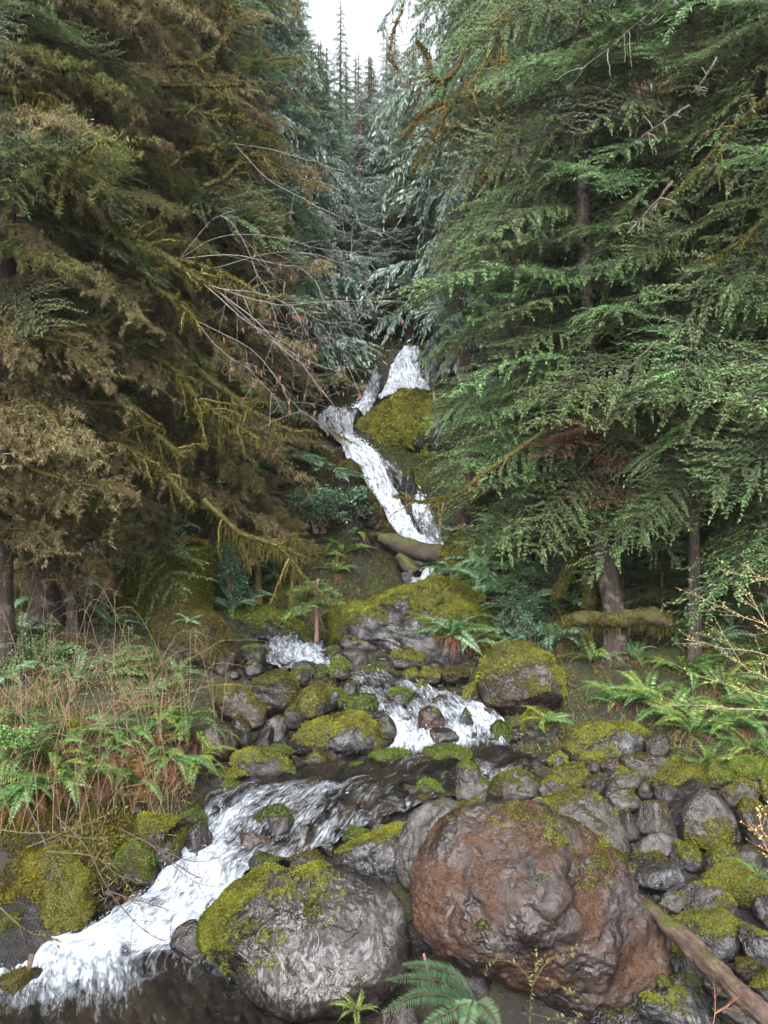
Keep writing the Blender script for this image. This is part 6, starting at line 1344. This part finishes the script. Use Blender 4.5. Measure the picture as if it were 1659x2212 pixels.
for i, (u0, u1, v0, v1, n, lb) in enumerate([(-20, 160, 1620, 1480, 13, 'tangle of tan bramble canes at the left edge of the bank'), (130, 330, 1600, 1440, 15, 'tangle of tan bramble canes in the middle of the left bank'), (270, 410, 1600, 1470, 12, 'pinkish bramble canes arching over the creek side of the left bank'),
    (400, 500, 1560, 1490, 6, 'stiff reddish canes leaning towards the large dark boulder'), (-20, 200, 1440, 1330, 12, 'bramble canes before the pale mottled trunk'), (210, 400, 1450, 1400, 7, 'bramble canes crossing the huge brown dome boulder'), (-20, 230, 1800, 1700, 13, 'dead tan stems hanging on the lower left bank'), (200, 430, 1760, 1640, 15, 'dead stems among the withered fern curtain')]):
    mains = []
    for k in range(n):
        u = rbm.uniform(u0, u1); Yb = hit(np.clip(u, 5, 1650), v0 - 8)[1] - rbm.uniform(.0, .5); du = rbm.normal(10, 70); hgt = rbm.uniform(70, 210) * (13 / Yb) ** .3
        mains.append([(u, v0, Yb), (u + du * .3, v0 - hgt * .5, Yb - .1), (u + du * .8, v0 - hgt * .95, Yb - .2), (u + du * 1.8, v0 - hgt * rbm.uniform(.6, 1.05), Yb - .35)])
    hue = [(.16, .12, .075), (.15, .105, .07), (.15, .125, .07)][i % 3]
    twigset('bramble', lb, 'bramble', mains, (u0 + 30, v0, mains[0][0][2]), hue, .0042, 40 + i, 5, None, (.12, .4), 'bramble canes of the left bank', 'cane', wig=.06)

# ------------------------------------------------------------------ stump, saplings, shrubs
sp_ = P(345, 1318, 17.0); so = empty('tree_stump', sp_); tag(so, 'massive old stump cloaked in dark green moss, behind the huge brown dome', 'stump')
mb = MB(); cc = np.array([[0, 0, -.6], [0, 0, .0], [.0, 0, .5], [0, 0, 1.0], [.02, 0, 1.38]]); c = smooth_path(cc, 50); tube(mb, c, np.interp(np.linspace(0, 1, 50), [0, .25, 1], [1.25, 1.05, .96]), 90, rough=.22, seed=4)
m = mb.mesh('stump_wood', M['mossbark'], True); link('stump_wood', m, so)
mm = MB(); rg = np.random.default_rng(4); n = 26000; th = rg.uniform(0, 6.28, n); z = rg.uniform(0, 1.42, n); rr2 = 1.02 + .05 * rg.normal(size=n); p = np.stack([np.cos(th) * rr2, np.sin(th) * rr2, z], 1)
d = unit(np.stack([np.cos(th) * .5, np.sin(th) * .5, -np.ones(n)], 1) + rg.normal(0, .3, (n, 3))); k = np.clip(rg.random(n) * .5 + .5 * (fbm(p * 2, 3) + .5), 0, 1)[:, None]
blades(mm, p, d, unit(np.cross(d, rg.normal(size=(n, 3)))), rg.uniform(.03, .10, n), .02, np.array([.03, .035, .008]) * (1 - k) + np.array([.11, .12, .018]) * k)
n = 12000; rr3 = 1.05 * np.sqrt(rg.random(n)); p = np.stack([np.cos(th[:n]) * rr3, np.sin(th[:n]) * rr3, 1.38 + .22 * (fbm(np.stack([np.cos(th[:n]) * rr3, np.sin(th[:n]) * rr3, np.zeros(n)], 1) * 2, 3) + .4)], 1)
d = unit(rg.normal(size=(n, 3)) + [0, 0, .7]); k = rg.random(n)[:, None]; blades(mm, p, d, unit(np.cross(d, rg.normal(size=(n, 3)))), rg.uniform(.03, .07, n), .025, np.array([.06, .05, .012]) * (1 - k) + np.array([.17, .13, .03]) * k)
mm.build('moss_clumps', M['moss'], so)
# flat topped sapling
sb = P(684, 1368, 16.2); so2 = empty('hemlock_sapling', sb); tag(so2, 'little hemlock sapling with flat bright crown and pinkish stem before the outcrop', 'sapling')
mb = MB(); tube(mb, smooth_path([(0, 0, -.2), (0, 0, .35), (.01, 0, .8), (.03, 0, 1.12)], 20), np.linspace(.05, .03, 20), 7, (.12, .07, .06), .2, 2); mb.build('trunk', M['twig'], so2)
ME['sap'] = [spray(800 + k, dark=(.07, .115, .035), light=(.20, .29, .10), droop=.3, nside=14, sp=.03, bl=.07, bw=.024).mesh('sapling_bough', M['leaf']) for k in range(3)]
for k in range(34): bough(so2, 'sap', (0, 0, .62 + .014 * k), k * 2.4, math.radians(rr.uniform(-22, 22)), rr.uniform(.4, .72) * (1.1 - .018 * k), rr.uniform(-.5, .5), rr)
def smallspruce(u, v, Y, H, R_, n, label, key='sap', name='spruce_sapling'):
    b = P(u, v, Y); o = empty(name, b); tag(o, label, 'sapling'); mb = MB(); tube(mb, smooth_path([(0, 0, -.2), (0, 0, H * .5), (0, 0, H)], 14), np.linspace(.03, .006, 14), 5, (.08, .06, .04)); mb.build('trunk', M['twig'], o)
    for k in range(n):
        f = k / n; bough(o, key, (0, 0, H * (.12 + .85 * f)), k * 2.4, math.radians(rr.uniform(-10, 30)), R_ * (1.05 - .85 * f) * rr.uniform(.8, 1.15), 0, rr)
smallspruce(278, 1480, 12.6, .95, .45, 34, 'bright green young spruce on the left bank under the stump')
smallspruce(1430, 1320, 15.2, 1.3, 1.0, 26, 'dark low hemlock sapling right of the slender hemlock trunk', 'hemd', 'hemlock_sapling')
smallspruce(1540, 1300, 15.4, 1.6, 1.2, 30, 'dark hemlock sapling with flat sprays in the right shade', 'hemd', 'hemlock_sapling')
smallspruce(1345, 1290, 15.8, 1.1, .9, 24, 'small hemlock behind the slender hemlock trunk', 'hemd', 'hemlock_sapling')
smallspruce(1620, 1180, 16.5, 1.8, 1.4, 34, 'shaded young hemlock high on the right slope', 'hemd', 'hemlock_sapling')
# leafy shrubs
def shrub(cu, cv, Y, w_, h_, n, label, cols, leaf=.035, name='leafy_shrub', stems=9, group='leafy shrubs'):
    rg = np.random.default_rng(int(cu + cv)); o = empty(name, P(cu, cv, Y)); tag(o, label, 'shrub', group); W = w_ / FPX * Y / 2; H = h_ / FPX * Y / 2
    cl = rg.normal(0, .45, (max(8, n // 130), 3)) * np.array([W, W * .7, H]); i = rg.integers(0, len(cl), n); p = cl[i] + rg.normal(0, 1, (n, 3)) * np.array([W, W, H]) * .17
    d = unit(rg.normal(size=(n, 3)) * [1, 1, .5] + [0, -.3, .1]); up = unit(rg.normal(0, .5, (n, 3)) + [0, -.4, 1]); k = np.clip(rg.random(n) * .8 + .2 * (p[:, 2] / H), 0, 1)[:, None]
    mb = MB(); blades(mb, p, d, unit(np.cross(d, up)), leaf * rg.uniform(.7, 1.3, n), leaf * .62, np.array(cols[0]) * (1 - k) + np.array(cols[1]) * k); mb.build('foliage', M['cedar'], o)
    ms = MB()
    for k in range(stems):
        e = cl[k % len(cl)]; tube(ms, np.array([[rg.normal(0, .1) * W, 0, -H * 1.5], e * .5 - [0, 0, H * .4], e]), [.014, .009, .004], 4, (.10, .06, .045), cap=False)
    ms.build('stems', M['twig'], o)
GL = ((.035, .075, .04), (.14, .24, .15))
shrub(690, 1085, 21.5, 150, 90, 3600, 'glossy leaved shrub with small blue green leaves on the left wall', GL, .075)
shrub(780, 1070, 21.8, 70, 60, 1400, 'smaller glossy shrub right of the blue green one on the left wall', GL, .075)
shrub(1130, 1310, 16.2, 110, 80, 2200, 'small leaved glossy shrub under the right fern slope', GL, .05)
shrub(1150, 1370, 15.6, 110, 70, 2200, 'small leaved shrub just above the great round boulder', GL, .045)
shrub(1200, 1230, 16.8, 80, 90, 1500, 'shaded leafy shrub left of the mossy stems', GL, .05)
shrub(500, 1230, 18.3, 90, 130, 2200, 'leafy shrub with small bluish leaves right of the stump', GL, .055)
shrub(40, 1590, 9.0, 130, 60, 1100, 'bright leaved shrub at the left edge above the bank ferns', ((.04, .09, .02), (.14, .26, .07)), .035)
shrub(60, 1400, 12.6, 170, 110, 2600, 'loose green undergrowth shrub at the left edge under the brambles', ((.03, .06, .02), (.09, .15, .05)), .035)
shrub(160, 1440, 12.4, 150, 80, 1800, 'low leafy shrub left of the bright young spruce', ((.03, .06, .025), (.10, .17, .08)), .035)
shrub(40, 1240, 15.6, 130, 70, 1800, 'yellowish leafy shrub at the foot of the left trunks', ((.06, .06, .015), (.17, .16, .04)), .045)
shrub(600, 880, 26, 150, 110, 2400, 'leafy bush left of the upper slide', ((.02, .045, .025), (.07, .12, .07)), .09)
shrub(745, 790, 30.5, 120, 80, 1800, 'green fringe of bush over the side strand of the falls', ((.03, .055, .03), (.11, .16, .09)), .1)
shrub(1000, 790, 28.5, 90, 80, 1500, 'leafy bush hiding the right foot of the top tier', ((.03, .05, .03), (.09, .14, .08)), .09)
# ------------------------------------------------------------------ ground cover
def cover():
    rg = np.random.default_rng(17); mb = MB()
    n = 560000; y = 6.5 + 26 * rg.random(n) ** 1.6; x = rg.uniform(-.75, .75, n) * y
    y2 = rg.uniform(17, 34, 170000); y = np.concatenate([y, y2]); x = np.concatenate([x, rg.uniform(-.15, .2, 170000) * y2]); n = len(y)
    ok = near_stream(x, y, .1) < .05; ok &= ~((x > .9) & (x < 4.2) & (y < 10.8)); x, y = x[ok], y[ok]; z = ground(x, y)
    a = fbm(np.stack([x, y, z], 1) * .8, 4); px = y / 788.; n = len(x)
    p = np.stack([x, y, z - px], 1); k = rg.random(n)[:, None]; t = (a + rg.normal(0, .15, n))
    bright = np.where((y > 19) & (np.abs(x / y - .02) < .16), 1.9, 1.0)[:, None]  # cover colour lifted around the falls to make up for the shade
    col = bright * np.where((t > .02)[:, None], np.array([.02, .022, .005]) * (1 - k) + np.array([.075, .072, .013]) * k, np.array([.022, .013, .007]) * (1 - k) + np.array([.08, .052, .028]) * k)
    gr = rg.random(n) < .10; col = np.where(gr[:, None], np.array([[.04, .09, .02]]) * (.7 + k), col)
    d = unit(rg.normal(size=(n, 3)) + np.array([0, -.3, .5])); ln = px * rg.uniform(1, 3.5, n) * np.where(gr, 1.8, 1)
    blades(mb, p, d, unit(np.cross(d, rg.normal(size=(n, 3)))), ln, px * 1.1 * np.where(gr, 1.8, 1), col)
    n = 90000; y = rg.uniform(7.3, 10.6, n); x = rg.uniform(-.54, -.22, n) * y; ok = (near_stream(x, y, .1) < .05); x, y = x[ok], y[ok]; z = ground(x, y); t = fbm(np.stack([x, y, z], 1) * 2.2, 4); ok = t > -.14; x, y, z, t = x[ok], y[ok], z[ok], t[ok]; n = len(x)
    p = np.stack([x, y, z + np.clip(t, 0, 1) * .35 * rg.random(n)], 1); d = unit(rg.normal(size=(n, 3)) + np.array([0, -.4, .2])); k = np.clip(.3 + 1.4 * t + rg.normal(0, .15, n), 0, 1)[:, None]
    blades(mb, p, d, unit(np.cross(d, rg.normal(size=(n, 3)))), .03 * rg.uniform(.6, 2.2, n), .013, np.array([.035, .033, .007]) * (1 - k) + np.array([.15, .14, .02]) * k)
    tag(mb.build('ground_moss', M['moss']), 'moss, needles and low leaves carpeting the slopes', kind='stuff')
cover()
def grasses():
    rg = np.random.default_rng(23); mb = MB()
    for (xa, xb, ya, yb, n, hmax, pal) in [(-.75, -.25, 8.2, 14, 40000, .34, ((.05, .03, .017), (.22, .15, .085))), (.55, .85, 6, 11, 9000, .3, ((.04, .03, .013), (.15, .12, .05))), (.16, .75, 10.6, 18, 36000, .28, ((.04, .03, .013), (.15, .12, .05))), (-.52, .1, 15, 24, 9000, .35, ((.03, .03, .012), (.11, .10, .04))), (.1, .52, 15, 24, 9000, .35, ((.03, .03, .012), (.10, .10, .04)))]:
        y = rg.uniform(ya, yb, n); x = rg.uniform(xa, xb, n) * y; ok = near_stream(x, y, .1) < .05; x, y = x[ok], y[ok]; n = len(x); z = ground(x, y)
        clump = fbm(np.stack([x, y, z], 1) * 1.6, 3) > -.12; x, y, z = x[clump], y[clump], z[clump]; n = len(x)
        d = unit(rg.normal(0, .55, (n, 3)) + np.array([0, -.35, .75])); p = np.stack([x, y, z], 1); L = hmax * rg.uniform(.2, 1, n) ** 1.3; k = rg.random(n)[:, None]
        col = np.array(pal[0]) * (1 - k) + np.array(pal[1]) * k; g = rg.random(n) < .22; col = np.where(g[:, None], np.array([[.05, .10, .03]]) * (.6 + k), col)
        e = p + d * (L * .6)[:, None]; d2 = unit(d + rg.normal(0, .5, (n, 3)) + np.array([0, -.1, -.55])); wv = unit(np.cross(d, rg.normal(size=(n, 3))))
        blades(mb, p, d, wv, L * .75, y / 788. * .9, col); blades(mb, e, d2, wv, L * .55, y / 788. * .7, col)
    tag(mb.build('dead_grass', M['dead']), 'dry tan grass and fern litter over the banks', kind='stuff')
grasses()
# the damp air of the gorge
if HAZE:
    bm = bmesh.new(); bmesh.ops.create_cube(bm, size=1.0); hm = bpy.data.meshes.new('haze'); bm.to_mesh(hm); bm.free()
    ho = link('haze', hm); ho.scale = (160, 220, 110); ho.location = (0, 35, 48); tag(ho, 'thin damp air filling the gorge', kind='stuff')
    m, t, out = nodes('damp_air'); pv = t.nodes.new('ShaderNodeVolumePrincipled'); pv.inputs['Color'].default_value = (.86, .92, 1, 1); pv.inputs['Density'].default_value = .0003; pv.inputs['Anisotropy'].default_value = .2
    t.links.new(pv.outputs[0], out.inputs['Volume']); hm.materials.append(m)
